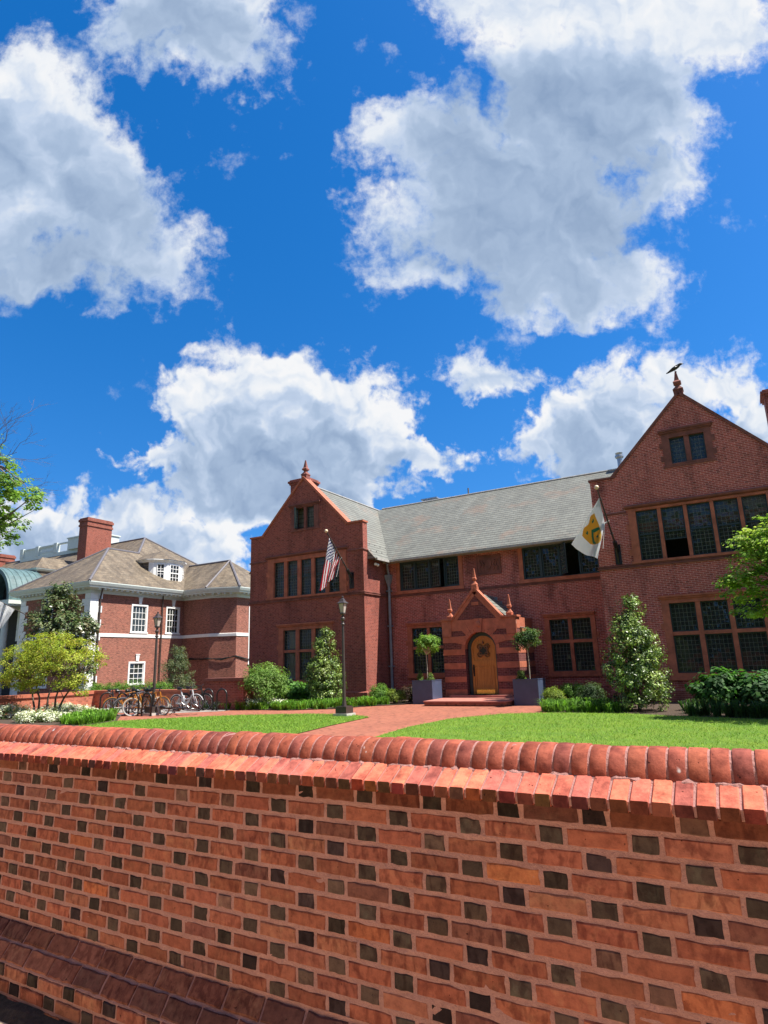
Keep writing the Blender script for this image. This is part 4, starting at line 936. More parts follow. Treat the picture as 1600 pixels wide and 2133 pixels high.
# windows as (u0,u1,z0,z1)
GW = [(32.55, 34.1, 4.62, 6.86), (35.92, 37.36, 4.62, 6.86), (32.58, 34.12, .75, 2.5)]
def georgian_window(F, w, cols, rows, blind=False, key=True, parent=None, rev=.12, pocket=True):
    a, b, z0, z1 = w; mb = MB(); t = .13
    fbox(mb, F, a, a+t, -rev, .03, z0+.1, z1-t); fbox(mb, F, b-t, b, -rev, .03, z0+.1, z1-t); fbox(mb, F, a, b, -rev, .035, z1-t, z1); fbox(mb, F, a-.06, b+.06, -rev, .09, z0, z0+.10)
    A, B, c, d = a+t, b-t, z0+.10, z1-t; s = .055
    fbox(mb, F, A, A+s, -.10, -.03, c, d); fbox(mb, F, B-s, B, -.10, -.03, c, d); zm = (c+d)/2
    for z in (c, zm-.02, d-s): fbox(mb, F, A+s, B-s, -.10, -.03, z, z+s)
    A, B = A+s, B-s
    wd = mb.build('window', M['white'], parent or geo); bars = MB()
    for k in range(1, cols): u = A+(B-A)*k/cols; fbox(bars, F, u-.018, u+.018, -.085, -.045, c+s, d-s)
    for (p, q) in ((c+s, zm-.02), (zm-.02+s, d-s)):
        for k in range(1, rows): z = p+(q-p)*k/rows; fbox(bars, F, A, B, -.084, -.046, z-.018, z+.018)
    bars.build('glazing_bars', M['white'], wd)
    g = MB()
    for i in range(cols):
        for j in range(rows*2):
            u0, u1 = A+(B-A)*i/cols, A+(B-A)*(i+1)/cols; p, q = c+s+(d-c-2*s)*j/(2*rows), c+s+(d-c-2*s)*(j+1)/(2*rows); e = random.gauss(0, .012)*(u1-u0); h = random.gauss(0, .012)*(u1-u0)
            g.face([F.P(u0, -.065-e-h, p), F.P(u1, -.065+e-h, p), F.P(u1, -.065+e+h, q), F.P(u0, -.065-e+h, q)])
    g.build('pane', M['glass'], wd, uv=False)
    if blind:
        n = MB(); n.face([F.P(A-.02, -.105, c+.08), F.P(B+.02, -.105, c+.08), F.P(B+.02, -.105, d-.30), F.P(A-.02, -.105, d-.30)]); n.build('blind', M['cloth_white'], wd)
    if key:
        n = MB(); u = (a+b)/2; n.prism([F.P(u-.11, -.02, z1+.02), F.P(u+.11, -.02, z1+.02), F.P(u+.17, -.02, z1+.50), F.P(u-.17, -.02, z1+.50)], F.n*.09); n.prism([F.P(u-.2, -.02, z1+.501), F.P(u+.2, -.02, z1+.501), F.P(u+.2, -.02, z1+.56), F.P(u-.2, -.02, z1+.56)], F.n*.12); n.build('keystone', M['white'], wd)
    return wd
mb = MB(); wall(mb, FGX, YF, 37.75, 0, 7.6, GW, pocket=1.8)
GWF = (-47.2, -45.7, 4.62, 6.86)
wall(mb, FGY, -49.9, XG, 0, 7.6, [GWF, (-47.2, -45.7, .75, 2.9)], pocket=1.8)
BAY = [(XG, 37.75), (-38.2, 37.75), (-36.2, 38.72), (-36.2, 46)]
F_A = Fr((0, 37.75, 0), (1, 0, 0), (0, -1, 0)); wall(mb, F_A, XG, -38.2, 0, 7.6)
mb.face([(-38.2, 37.75, 0), (-36.2, 38.72, 0), (-36.2, 38.72, 7.6), (-38.2, 37.75, 7.6)])
FC_ = Fr((-36.2, 0, 0), (0, 1, 0), (1, 0, 0)); CW = (40.15, 41.5, 2.0, 6.75); wall(mb, FC_, 38.72, 46, 0, 7.6, [CW], pocket=1.8)
mb.face([(-70, 31.6, 0), (-49.9, 31.6, 0), (-49.9, 31.6, 7.6), (-70, 31.6, 7.6)]); mb.face([(-49.9, 31.6, 0), (-49.9, YF, 0), (-49.9, YF, 7.6), (-49.9, 31.6, 7.6)])
mb.build('wall', [M['brick_geo'], M['dark']], geo)
georgian_window(FGX, GW[0], 4, 2, blind=True); georgian_window(FGX, GW[1], 4, 2); georgian_window(FGX, GW[2], 3, 2); georgian_window(FGY, GWF, 4, 2); georgian_window(FGY, (-47.2, -45.7, .75, 2.9), 4, 2); georgian_window(FC_, CW, 3, 4, key=False)
mb = MB(); sweep(mb, [(-49.9, 31.5), (-49.9, YF), (XG, YF), (XG, 37.75), (-38.2, 37.75), (-36.2, 38.72), (-36.2, 40.1)], [(0, 4.30), (.05, 4.31), (.06, 4.53), (0, 4.56)]); mb.build('string_course', M['white'], geo)
qs_ = [MB(), MB(), MB()]   # corner quoins, long and short
for k in range(15):
    z = .05+k*.5; l = .95 if k % 2 else .62; h = .49
    if 4.0 < z < 4.3: h = .24
    for x, s in ((XG, -1), (-49.9, 1)):
        xa, xb = (x-l, x+.04) if s < 0 else (x-.04, x+l)
        qs_[0 if s < 0 else 1].box(xa, YF-.04, z, xb, YF+.02, z+h)
    qs_[0].box(XG-.02, YF+.02, z, XG+.04, YF+(.62 if k % 2 else .95), z+h)
    qs_[2].box(-53.6, 30.9, z, -53.6+l*.8, 31.55, z+h)
for q_ in qs_: q_.build('quoin', M['white'], geo)
path_c = [(-70, 31.6), (-49.9, 31.6), (-49.9, YF), (XG, YF), (XG, 37.75), (-38.2, 37.75), (-36.2, 38.72), (-36.2, 46)]
mb = MB(); sweep(mb, path_c, [(0, 7.42), (.07, 7.44), (.09, 7.70), (.58, 7.80), (.60, 7.90), (.66, 7.95), (.74, 8.14), (.74, 8.20), (0, 8.22)]); mb.build('cornice', M['cornice'], geo)
mb = MB()
def modillions(F, u0, u1):
    n = int((u1-u0)/.46)
    for k in range(n): u = u0+(u1-u0)*(k+.5)/n; fbox(mb, F, u-.09, u+.09, .05, .50, 7.66, 7.80)
modillions(FGX, YF+.1, 37.6); modillions(FGY, -49.8, XG-.1); modillions(F_A, XG+.3, -38.2); modillions(Fr((-38.2, 37.75, 0), (2.0, .97, 0), (.436, -.9, 0)), 0.1, 2.1); modillions(FC_, 38.8, 46)
mb.build('modillion', M['cornice'], geo)
# roofs: front wing, main block and bay joined along their valleys
E0 = 8.19; xe, ye = XG+.72, YF-.72
mb = MB()
k = .727; t = 4.95; zr = E0+k*t; xr = xe-t; xl = xe-2*t; Ym = 31.3; zm = 14.0; T = (zm-E0)/k; xm = xe-T; ym = Ym+T; yj = Ym+t
mb.face([(xl, ye, E0), (xe, ye, E0), (xr, ye+t, zr)])
mb.face([(xe, ye, E0), (xe, Ym+2*T, E0), (xm, ym, zm), (xr, yj, zr), (xr, ye+t, zr)])
mb.face([(xr, yj, zr), (xm, ym, zm), (-74, ym, zm), (-74, Ym, E0), (xl, Ym, E0)])
mb.face([(xl, Ym, E0), (xl, ye, E0), (xr, ye+t, zr), (xr, yj, zr)])
mb.face([(xe, Ym+2*T, E0), (-74, Ym+2*T, E0), (-74, ym, zm), (xm, ym, zm)])
ya, yb, zb = 37.03, 40.7, 10.98
pk = (-39.0, yb, zb); p1, p2 = (-38.05, ya, E0), (-35.48, 38.26, E0)
mb.face([(-44.5, ya, E0), p1, pk, (-44.5, yb, zb)]); mb.face([p1, p2, pk]); mb.face([p2, (-35.48, 44.5, E0), pk]); mb.face([pk, (-35.48, 44.5, E0), (-44.5, 44.5, E0), (-44.5, yb, zb)])
groof = mb.build('roof', M['slate_geo'], geo)
mb = MB()
for a, b in (((xe, ye, E0), (xr, ye+t, zr)), ((xl, ye, E0), (xr, ye+t, zr)), ((xr, ye+t, zr), (xr, yj, zr)), ((xr, yj, zr), (xm, ym, zm)), (p1, pk), (p2, pk), (pk, (-44, yb, zb)), ((xm, ym, zm), (-74, ym, zm)), ((xm, ym, zm), (xe, Ym+2*T, E0))):
    mb.tube([vv(a)+Z*.02, vv(b)+Z*.02], .10, 6)
mb.build('hip_roll', M['ridge'], groof)
# right dormer: three sided oriel
d = thing  # (alias kept short)
dm = MB(); xd = -41.9; ze = 10.66; base = 8.7
pts = [(xd-1.0, 35.25), (xd-.62, 35.45), (xd, 36.35), (xd, 37.85), (xd-.62, 38.7), (xd-1.0, 38.9)]
dm.face([(xd-5, 35.25, base), (pts[0][0], 35.25, base), (pts[0][0], 35.25, ze), (xd-5, 35.25, ze)]); dm.face([(pts[5][0], 38.9, base), (xd-5, 38.9, base), (xd-5, 38.9, ze), (pts[5][0], 38.9, ze)])
dorm = dm.build('dormer', M['slate_geo'], geo)
dm = MB()
for a, b in zip(pts, pts[1:]): dm.face([(*a, base), (*b, base), (*b, ze), (*a, ze)])
sweep(dm, [(xd-5, 35.25)]+pts+[(xd-5, 38.9)], [(0, ze-.04), (.08, ze-.02), (.16, ze+.10), (.24, ze+.14), (.24, ze+.20), (0, ze+.24)]); dm.build('dormer_front', M['white'], dorm)
dm = MB(); rp = [(xd-5, 34.95), (xd-1.1, 34.95), (xd-.72, 35.15), (xd+.28, 36.2), (xd+.28, 38.0), (xd-.72, 39.0), (xd-5, 39.2)]; top = (xd-1.55, 37.1, 11.85); tb = (xd-6, 37.1, 11.85)
for a, b in zip(rp[1:-1], rp[2:-1]): dm.face([(*a, ze+.2), (*b, ze+.2), top])
dm.face([(*rp[0], ze+.2), (*rp[1], ze+.2), top, tb]); dm.face([(*rp[5], ze+.2), (*rp[6], ze+.2), tb, top]); dm.build('dormer_roof', M['slate_geo'], dorm)
def dorm_window(F, u0, u1, z0, z1, cols, rows, par):
    mb = MB(); s = .07
    fbox(mb, F, u0, u0+s, 0, .05, z0, z1); fbox(mb, F, u1-s, u1, 0, .05, z0, z1); fbox(mb, F, u0+s, u1-s, 0, .05, z0, z0+s); fbox(mb, F, u0+s, u1-s, 0, .05, z1-s, z1); fbox(mb, F, u0+s, u1-s, 0, .06, (z0+z1)/2-.04, (z0+z1)/2+.04)
    for q in range(1, cols): u = u0+(u1-u0)*q/cols; fbox(mb, F, u-.02, u+.02, .005, .035, z0+s, z1-s)
    for q in range(1, rows):
        if abs(q-rows/2) > .1: z = z0+(z1-z0)*q/rows; fbox(mb, F, u0+s, u1-s, .004, .034, z-.02, z+.02)
    w = mb.build('dormer_window', M['white'], par)
    return w
def dorm_glass(F, u0, u1, z0, z1, par):
    g = MB(); g.face([F.P(u0+.03, .006, z0+.03), F.P(u1-.03, .006, z0+.03), F.P(u1-.03, .006, z1-.03), F.P(u0+.03, .006, z1-.03)]); g.build('dormer_pane', M['pane_dark'], par)
t_ = NT('dark window glass'); t_.p(base=(.012, .015, .018), rough=.04, spec=.6); M['pane_dark'] = t_.mat
FF = Fr((xd, 36.35, 0), (0, 1, 0), (1, 0, 0)); dorm_window(FF, .25, 1.25, 9.02, 10.5, 3, 4, dorm); dorm_glass(FF, .25, 1.25, 9.02, 10.5, dorm)
FL = Fr((xd-.62, 35.45, 0), (.62, .9, 0), (.9, -.62, 0)); dorm_window(FL, .25, .88, 9.2, 10.5, 2, 3, dorm); dorm_glass(FL, .25, .88, 9.2, 10.5, dorm)
FR = Fr((xd, 37.85, 0), (-.62, .85, 0), (.85, .62, 0)); dorm_window(FR, .22, .85, 9.2, 10.5, 2, 3, dorm); dorm_glass(FR, .22, .85, 9.2, 10.5, dorm)
# left dormer on the front slope
dm = MB(); x0, x1, yd = -55.2, -53.3, 32.0
dm.face([(x1, yd, 8.2), (x1, yd+4, 8.2), (x1, yd+4, 10.7), (x1, yd, 10.7)]); dm.face([(x0, yd+4, 8.2), (x0, yd, 8.2), (x0, yd, 10.7), (x0, yd+4, 10.7)]); dorm2 = dm.build('dormer', M['brick_geo'] if False else M['slate_geo'], geo)
dm = MB(); dm.face([(x0, yd, 8.2), (x1, yd, 8.2), (x1, yd, 10.7), (x0, yd, 10.7)]); sweep(dm, [(x0, yd+4), (x0, yd), (x1, yd), (x1, yd+4)], [(0, 10.6), (.1, 10.64), (.22, 10.78), (.22, 10.86), (0, 10.9)]); dm.build('dormer_front', M['cornice'], dorm2)
FD2 = Fr((x0, yd, 0), (1, 0, 0), (0, -1, 0)); dorm_window(FD2, .35, 1.35, 9.0, 10.5, 3, 4, dorm2); dorm_glass(FD2, .35, 1.35, 9.0, 10.5, dorm2)
dm = MB(); c = ((x0+x1)/2, yd+.95, 12.0); e = .25; dm.face([(x0-e, yd-e, 10.85), (x1+e, yd-e, 10.85), c]); dm.face([(x1+e, yd-e, 10.85), (x1+e, yd+5, 10.85), (c[0], yd+5, 12.0), c]); dm.face([(x0-e, yd+5, 10.85), (x0-e, yd-e, 10.85), c, (c[0], yd+5, 12.0)]); dm.build('dormer_roof', M['slate_geo'], dorm2)
# chimneys
def gchim(x0, y0, x1, y1, z0, z1):
    mb = MB(); mb.box(x0, y0, z0, x1, y1, z1-.8); mb.box(x0-.07, y0-.07, z1-.8, x1+.07, y1+.07, z1-.62); mb.box(x0-.02, y0-.02, z1-.62, x1+.02, y1+.02, z1-.35); mb.box(x0-.10, y0-.10, z1-.35, x1+.10, y1+.10, z1-.12); mb.box(x0-.02, y0-.02, z1-.12, x1+.02, y1+.02, z1)
    mb.build('chimney', M['brick_chim'], geo)
gchim(-53.2, 35.6, -52.0, 38.2, 9, 15.9)
gchim(-73.6, 38.6, -71.5, 40.2, 11, 15.05)
# balustrade on the roof deck
mb = MB(); yB = 39.1
mb.box(-68.2, yB-.15, zm-.25, -54.6, yB+.15, zm+.12); mb.box(-68.2, yB-.12, zm+.95, -57.5, yB+.12, zm+1.08)
for x in (-68.0, -65.2, -62.0, -59.6): mb.box(x-.28, yB-.2, zm+.12, x+.28, yB+.2, zm+1.16)
mb.box(-68.0, yB-.06, zm+.12, -65.2, yB+.06, zm+.95)
for x in np.arange(-64.8, -62.3, .22): mb.lathe([(.05, .12), (.09, .35), (.05, .6), (.07, .95)], (x, yB, zm), 6)
mb.box(-59.4, yB-.5, zm+.1, -54.7, yB+2, zm+1.2); mb.box(-59.5, yB-.6, zm+1.2, -54.6, yB+2.1, zm+1.32)
mb.build('balustrade', M['cornice'], geo)
mb = MB(); mb.box(-58.5, yB+.2, zm+1.32, -56.4, yB+1.4, zm+1.6); mb.build('roof_vent', M['ridge'], geo)
# copper barrel roof over the porch at the far left
mb = MB(); cx, zc0, rr = -54.3, 7.7, 3.0; n = 20
for i in range(n):
    a0, a1 = math.pi*i/n, math.pi*(i+1)/n; p = [(cx+rr*math.cos(a), zc0+rr*.98*math.sin(a)) for a in (a0, a1)]
    mb.face([(p[0][0], 28.7, p[0][1]), (p[1][0], 28.7, p[1][1]), (p[1][0], 32.0, p[1][1]), (p[0][0], 32.0, p[0][1])])
    q = [(cx+(rr-.3)*math.cos(a), zc0+(rr-.3)*.98*math.sin(a)) for a in (a0, a1)]
    mb.face([(p[0][0], 28.7, p[0][1]), (p[1][0], 28.7, p[1][1]), (q[1][0], 28.7, q[1][1]), (q[0][0], 28.7, q[0][1])]); mb.face([(q[0][0], 28.7, q[0][1]), (q[1][0], 28.7, q[1][1]), (q[1][0], 31.8, q[1][1]), (q[0][0], 31.8, q[0][1])])
for i in range(7):
    a = math.pi*(i+.5)/7
for y in np.arange(28.9, 32.0, .5): mb.tube([(cx+(rr+.012)*math.cos(a), y, zc0+(rr+.012)*.98*math.sin(a)) for a in np.linspace(0, math.pi, 18)], .03, 5)
barrel = mb.build('copper_roof', M['copper'], geo)
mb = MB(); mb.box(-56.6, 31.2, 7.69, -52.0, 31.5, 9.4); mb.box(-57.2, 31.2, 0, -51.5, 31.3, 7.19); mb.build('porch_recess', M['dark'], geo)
mb = MB()
for x in (-56.9, -51.8): mb.lathe([(.36, 0), (.36, .2), (.28, .3), (.24, 6.9), (.30, 7.0), (.34, 7.2)], (x, 28.9, 0), 16)
mb.box(-57.6, 28.6, 7.2, -51.1, 31.5, 7.68); mb.build('portico', M['cornice'], geo)
# drain pipes and the cable on the bay
mb = MB(); mb.tube([(XG+.5, YF+.55, 7.75), (XG+.12, YF+.72, 7.2), (XG+.12, YF+.72, 0)], .06, 8); mb.build('drainpipe', M['bronze'], geo); mb = MB(); mb.tube([(XG+.12, 35.45, 7.7), (XG+.12, 35.45, 0)], .05, 8); mb.build('drainpipe', M['bronze'], geo)
mb = MB()
C = [(XG+.05, 36.5, 1.9), (XG+.2, 37.68, 2.55), (-40.2, 37.68, 2.62), (-39, 37.68, 2.56), (-38.25, 37.68, 2.58), (-37.2, 38.16, 2.50), (-36.15, 38.66, 2.72), (-36.12, 40.0, 2.45), (-36.12, 42, 2.5)]
for o_ in (0, .06, -.06): mb.tube([(x, y-.01, z+o_*math.sin(i*2.2)) for i, (x, y, z) in enumerate(C)], .035, 6)
mb.build('cable', M['cable'], geo)
# low garden wall round the mansion and the taller pier by the bicycle rack
lw = thing('low_wall', (-26, 21.2, 0), 'low orange brick wall running behind the bicycles and the small yellow tree', 'wall')
mb = MB(); mb.box(-29.65, 8, -.02, -29.3, 21.2, .70); mb.box(-29.65, 21.2, -.02, -21.46, 21.55, .70); mb.build('brickwork', M['brick_low'], lw)
mb = MB(); mb.box(-29.72, 8, .70, -29.24, 21.13, .72); mb.box(-29.72, 21.13, .70, -21.46, 21.62, .72); mb.build('shadow_joint', M['terra_dark'], lw)
mb = MB(); mb.box(-29.70, 8, .72, -29.26, 21.15, .86); mb.box(-29.70, 21.15, .72, -21.46, 21.60, .86); mb.build('coping', M['terra'], lw)
gp = thing('gate_pier', (-20.5, 21.3, 0), 'dark brick pier with a flat purple cap behind the bike hoops', 'pier')
mb = MB(); mb.box(-21.45, 21.05, -.02, -19.2, 21.7, 1.20); mb.build('brickwork', M['brick'], gp); mb = MB(); mb.box(-21.52, 20.98, 1.20, -19.1, 21.77, 1.33); mb.build('cap', M['terra_dark'], gp)
# ---------------------------------------------------------------- lamps, flags, planters, bird
def lamp_post(loc, label):
    r = thing('lamp_post', loc, label, 'lamp post', 'lamp posts beside the lawn')
    mb = MB(); mb.box(-.28, -.28, -.02, .28, .28, .10); mb.build('concrete_pad', M['concrete'], r, world=False)
    mb = MB(); mb.box(-.22, -.22, .10, .22, .22, .32); mb.box(-.19, -.19, .32, .19, .19, .34); mb.build('base_box', M['bronze'], r, world=False)
    mb = MB(); mb.lathe([(.085, .34), (.072, .45), (.062, .55), (.045, 3.05), (.043, 3.08), (.07, 3.10), (.07, 3.14), (.045, 3.17), (.045, 3.24), (.075, 3.28), (.08, 3.34), (.045, 3.38), (.045, 3.44), (.10, 3.48), (.10, 3.52)], (0, 0, 0), 14); mb.build('pole', M['bronze'], r, world=False, smooth=False)
    mb = MB(); b, t = .062, .108
    for s, u in ((1, 1), (1, -1), (-1, -1), (-1, 1)): mb.tube([(s*b, u*b, 3.52), (s*t, u*t, 3.86)], .012, 6)
    mb.box(-.08, -.08, 3.505, .08, .08, 3.53); mb.lathe([(.215, 3.855), (.215, 3.875), (.13, 3.93), (.075, 4.02), (.03, 4.06), (.03, 4.08), (.045, 4.10), (.0, 4.14)], (0, 0, 0), 4, rot=math.pi/4); lan = mb.build('lantern', M['bronze'], r, world=False)
    mb = MB(); q = [(-1, -1), (1, -1), (1, 1), (-1, 1)]
    for k in range(4): a, c = q[k], q[(k+1) % 4]; mb.face([(a[0]*b, a[1]*b, 3.53), (c[0]*b, c[1]*b, 3.53), (c[0]*t, c[1]*t, 3.86), (a[0]*t, a[1]*t, 3.86)])
    mb.build('lamp_glass', M['frost'], lan, world=False); return r
t_ = NT('frosted lamp glass'); t_.p(base=(.46, .40, .36), rough=.35, spec=.5); M['frost'] = t_.mat
l1 = lamp_post((-12.58, 18.86, 0), 'bronze lamp post standing alone at the lawn edge in front of the flag wing')
l2 = copy_tree(l1); l2.location = (-21.35, 18.15, 0); l2['label'] = 'bronze lamp post among the parked bicycles by the low wall'
def flagpole(base, tip, label, ball='gold'):
    base, tip = vv(base), vv(tip); r = thing('flagpole', base, label, 'flagpole', 'flagpoles on the walls'); d = (tip-base).normalized()
    mb = MB(); mb.tube([base+d*.1, tip], [.04, .028], 10); mb.tube([tip-d*.55, tip-d*.50], .05, 8); mb.tube([base+d*.9, base+d*.95], .055, 8); mb.build('pole', M['bronze'], r)
    mb = MB(); mb.sphere(tip+d*.07, .085, 14, 9); mb.build('finial_ball', M[ball], r, smooth=True)
    mb = MB(); mb.tube([base-d*.10, base+d*.5], .085, 10); mb.box(base.x-.12, base.y-.03, base.z-.55, base.x+.12, base.y+.06, base.z+.25); mb.tube([base+Z*-.5, base+d*.3-Z*.12], .035, 6); mb.build('bracket', M['black'], r); return r
def us_cell(s, t):
    k = int(min(12.99, s*13))
    if t < .40 and s < 7/13:
        best = 9
        cs, ct = s/(7/13), t/.40; r_ = cs*9-.5; c_ = ct*11-.5
        ri, ci = round(r_), round(c_)
        if 0 <= ri <= 8 and 0 <= ci <= 10 and (ri+ci) % 2 == 0 and math.hypot((r_-ri)*.9, (c_-ci)*.9) < .50: return 1
        return 2
    return 0 if k % 2 == 0 else 1
def shield_cell(s, t):
    x, y = (t-.48)*1.02, (s-.46)*.70   # across, down... shield points towards the fly
    x, y = x*1.2, .02-y*1.2 #             # upright with the hoist at the top
    w = .30 if y > -.05 else .30*math.sqrt(max(0, 1-((-.05-y)/.36)**2))
    if y > .30 - .03*math.cos(x*20) or abs(x) > w: return 0
    if abs(x) > w-.016: return 3
    # chevron
    cy = .08 - abs(x)*.95
    if cy-.115 < y < cy: return 2
    for bx, by in ((-.16, .17), (.15, .17), (0, -.22)):
        if (x-bx)**2*1.2+(y-by)**2 < .0021 and not (abs(x-bx) < .012 and y > by+.015): return 2
    return 1
def cloth(name, h0, h1, f0, f1, label, cellf, mats, ns, nt, waves, cat='flag', group=None, thick=.004):
    """h0-h1 hoist edge, f0/f1 fly ends under each hoist corner"""
    h0, h1, f0, f1 = map(vv, (h0, h1, f0, f1)); r = None; mb = MB()
    def P(s, t):
        a, b = h0.lerp(h1, s), f0.lerp(f1, s); p = a.lerp(b, t); n = Vector((.35, -1, 0)).normalized(); p = p + n*waves(s, t); p.z -= .10*math.sin(math.pi*s)*t*(1-t*.4); return p
    G = [[P(i/ns, j/nt) for j in range(nt+1)] for i in range(ns+1)]
    for i in range(ns):
        for j in range(nt): mb.face([G[i][j], G[i][j+1], G[i+1][j+1], G[i+1][j]], cellf((i+.5)/ns, (j+.5)/nt))
    o = mb.build(name, mats, None, smooth=True, uv=False); sol = o.modifiers.new('cloth thickness', 'SOLIDIFY'); sol.thickness = thick; return tag(o, label, cat, group)
def fabric(name, c):
    t = NT(name); t.p(base=c, rough=.75, spec=.2); tr = t.n('ShaderNodeBsdfTranslucent'); t.set(tr.inputs[0], c); mx = t.n('ShaderNodeMixShader'); mx.inputs[0].default_value = .45
    t.t.links.new(t.b.outputs[0], mx.inputs[1]); t.t.links.new(tr.outputs[0], mx.inputs[2]); t.t.links.new(mx.outputs[0], t.out.inputs['Surface']); return t.mat
FR_, FWh, FB = fabric('flag red', (.55, .012, .03)), fabric('flag white', (.85, .86, .88)), fabric('flag blue', (.03, .035, .16))
FO, FG = fabric('flag gold', (.75, .47, .09)), fabric('flag green', (.05, .24, .17))
b, tp = Vector((-16.9, WY-.02, 5.95)), Vector((-17.05, 24.30, 7.96))
flagpole(b, tp, 'flagpole with gilt ball slanting from the left gable wing'); d = (b-tp).normalized()
h0 = tp+d*.28; h1 = tp+d*1.55
cloth('flag', h0+Vector((.0, -.02, -.05)), h1+Vector((-.05, -.03, -.06)), h0+Vector((-.62, .05, -2.55)), h1+Vector((-.42, -.10, -.95)), 'red white and blue stars and stripes flag on the left wing', us_cell, [FR_, FWh, FB], 52, 110,
      lambda s, t: (.10*math.sin(7.5*s+2.5*t)+.05*math.sin(15*s-3*t))*min(1, t*2.5))
mb = MB(); mb.tube([h1+Vector((-.05, -.03, -.06)), h1+Vector((-.13, -.05, -.5)), h1+Vector((-.24, -.08, -.92))], .010, 5); mb.tube([h1, h1+Vector((.05, 0, .02)), h1+Vector((-.05, -.03, -.06))], .02, 5); tag(mb.build('flag_rope', M['white']), 'white rope tying the striped flag to its pole', 'rope')
b, tp = Vector((-4.22, WY-.02, 5.80)), Vector((-4.30, 23.8, 7.86))
flagpole(b, tp, 'flagpole with gilt ball slanting from the right gable wing'); d = (b-tp).normalized()
h0 = tp+d*.38; h1 = tp+d*1.62
cloth('flag', h0+Vector((-.02, -.02, -.05)), h1+Vector((-.12, -.05, -.05)), h0+Vector((-1.38, .55, -1.62)), h1+Vector((-.55, -.02, -1.40)), 'white flag with a gold shield and green chevron on the right wing', shield_cell, [FWh, FO, FG, FO], 64, 84,
      lambda s, t: (.13*math.sin(7.0*s+1.0*t+.6)+.04*math.sin(15*s+t*2))*min(1, t*2.2))
mb = MB(); mb.tube([h1+Vector((-.12, -.05, -.05)), h1+Vector((-.20, -.06, -.5)), h1+Vector((-.29, -.06, -1.03))], .010, 5); mb.tube([h1, h1+Vector((.06, 0, .04)), h1+Vector((-.12, -.05, -.05))], .02, 5); tag(mb.build('flag_rope', M['white']), 'white rope tying the crest flag to its pole', 'rope')
b, tp = Vector((-45.9, YF-.02, 5.2)), Vector((-49.6, 26.6, 7.55)); flagpole(b, tp, 'flagpole slanting from the brick mansion at the left edge', 'white'); d = (b-tp).normalized()
cloth('flag', tp+d*.1, tp+d*1.9, tp+d*.1+Vector((-.2, .1, -2.6)), tp+d*1.5+Vector((-.6, .1, -1.3)), 'plain white flag hanging at the left edge before the mansion', lambda s, t: 0, [FWh], 16, 24, lambda s, t: .08*math.sin(6*s+t))
# crow
cr = thing('crow', (-1.2, WY+.2, 12.86), 'black crow perched on the finial of the right gable', 'bird')
mb = MB(); P = [(-.34, 0, .02), (-.22, 0, .07), (-.10, 0, .13), (.02, 0, .18), (.12, 0, .23), (.19, 0, .28), (.235, 0, .29), (.30, 0, .285), (.345, 0, .27)]; mb.tube(P, [.02, .035, .07, .085, .075, .055, .05, .02, .004], 10)
mb.tube([(.10, .05, .2), (-.05, .085, .15), (-.3, .04, .03)], [.03, .05, .01], 8); mb.tube([(.10, -.05, .2), (-.05, -.085, .15), (-.3, -.04, .03)], [.03, .05, .01], 8); mb.build('body', M['black'], cr, world=False, smooth=True)
mb = MB()
for s in (-.03, .03): mb.tube([(-.02, s, .13), (.0, s, .05), (.0, s, .0)], .01, 5); mb.tube([(.0, s, .005), (.06, s, .002)], .008, 5)
mb.build('legs', M['black'], cr, world=False)
# planters
def planter(x0, y0, s, label):
    r = thing('planter', (x0+s/2, y0+s/2, 0), label, 'planter', 'planters beside the porch'); h = s/2
    mb = MB(); w = .06
    mb.box(-h, -h, .0, h, -h+w, .95); mb.box(-h, h-w, 0, h, h, .95); mb.box(-h, -h+w, 0, -h+w, h-w, .95); mb.box(h-w, -h+w, 0, h, h-w, .95); mb.build('box', M['planter'], r, world=False)
    mb = MB(); e = .012
    for (a, b_, c, d_) in ((-h-e, -h-e, h+e, -h+w+e), (-h-e, h-w-e, h+e, h+e), (-h-e, -h+w+e, -h+w+e, h-w-e), (h-w-e, -h+w+e, h+e, h-w-e)): mb.box(a, b_, .951, c, d_, .975)
    mb.build('rim', M['planter'], r, world=False)
    mb = MB(); mb.box(-h+w, -h+w, .1, h-w, h-w, .90); mb.build('compost', M['soil'], r, world=False); return r
planter(-12.98, 24.72, .95, 'square slate blue planter left of the oak door'); planter(-8.28, 24.10, .98, 'square slate blue planter right of the oak door')
# ---------------------------------------------------------------- bicycles and hoops
def hoop(x, y, rz, label, group='bicycle hoops on the paving', h=.88, w=.52, r0=.032):
    t = thing('bike_hoop', (x, y, .01), label, 'bike rack', group, rz); mb = MB(); r = w/2
    P = [(-r, 0, 0), (-r, 0, h-r)] + [(-r*math.cos(a), 0, h-r+r*math.sin(a)) for a in np.linspace(.15, math.pi-.15, 12)] + [(r, 0, h-r), (r, 0, 0)]
    mb.tube(P, r0, 9); mb.build('hoop', M['black'], t, world=False, smooth=True); mb = MB()
    for s in (-r, r): mb.lathe([(.07, 0), (.07, .012)], (s, 0, 0), 10)
    mb.build('foot_plate', M['black'], t, world=False); return t
hoop(-24.3, 18.2, 1.1, 'black bike hoop at the far left holding the black road bicycle')
hoop(-22.75, 17.75, .1, 'black bike hoop, leftmost of the three in a row'); hoop(-21.98, 17.72, .05, 'black bike hoop in the middle of the three in a row'); hoop(-21.2, 17.7, 0, 'black bike hoop nearest the lamp post among the bicycles')
hoop(-20.75, 20.55, .1, 'empty bike hoop beside the white bicycle'); hoop(-19.95, 20.55, .1, 'empty bike hoop next to the round green bush')
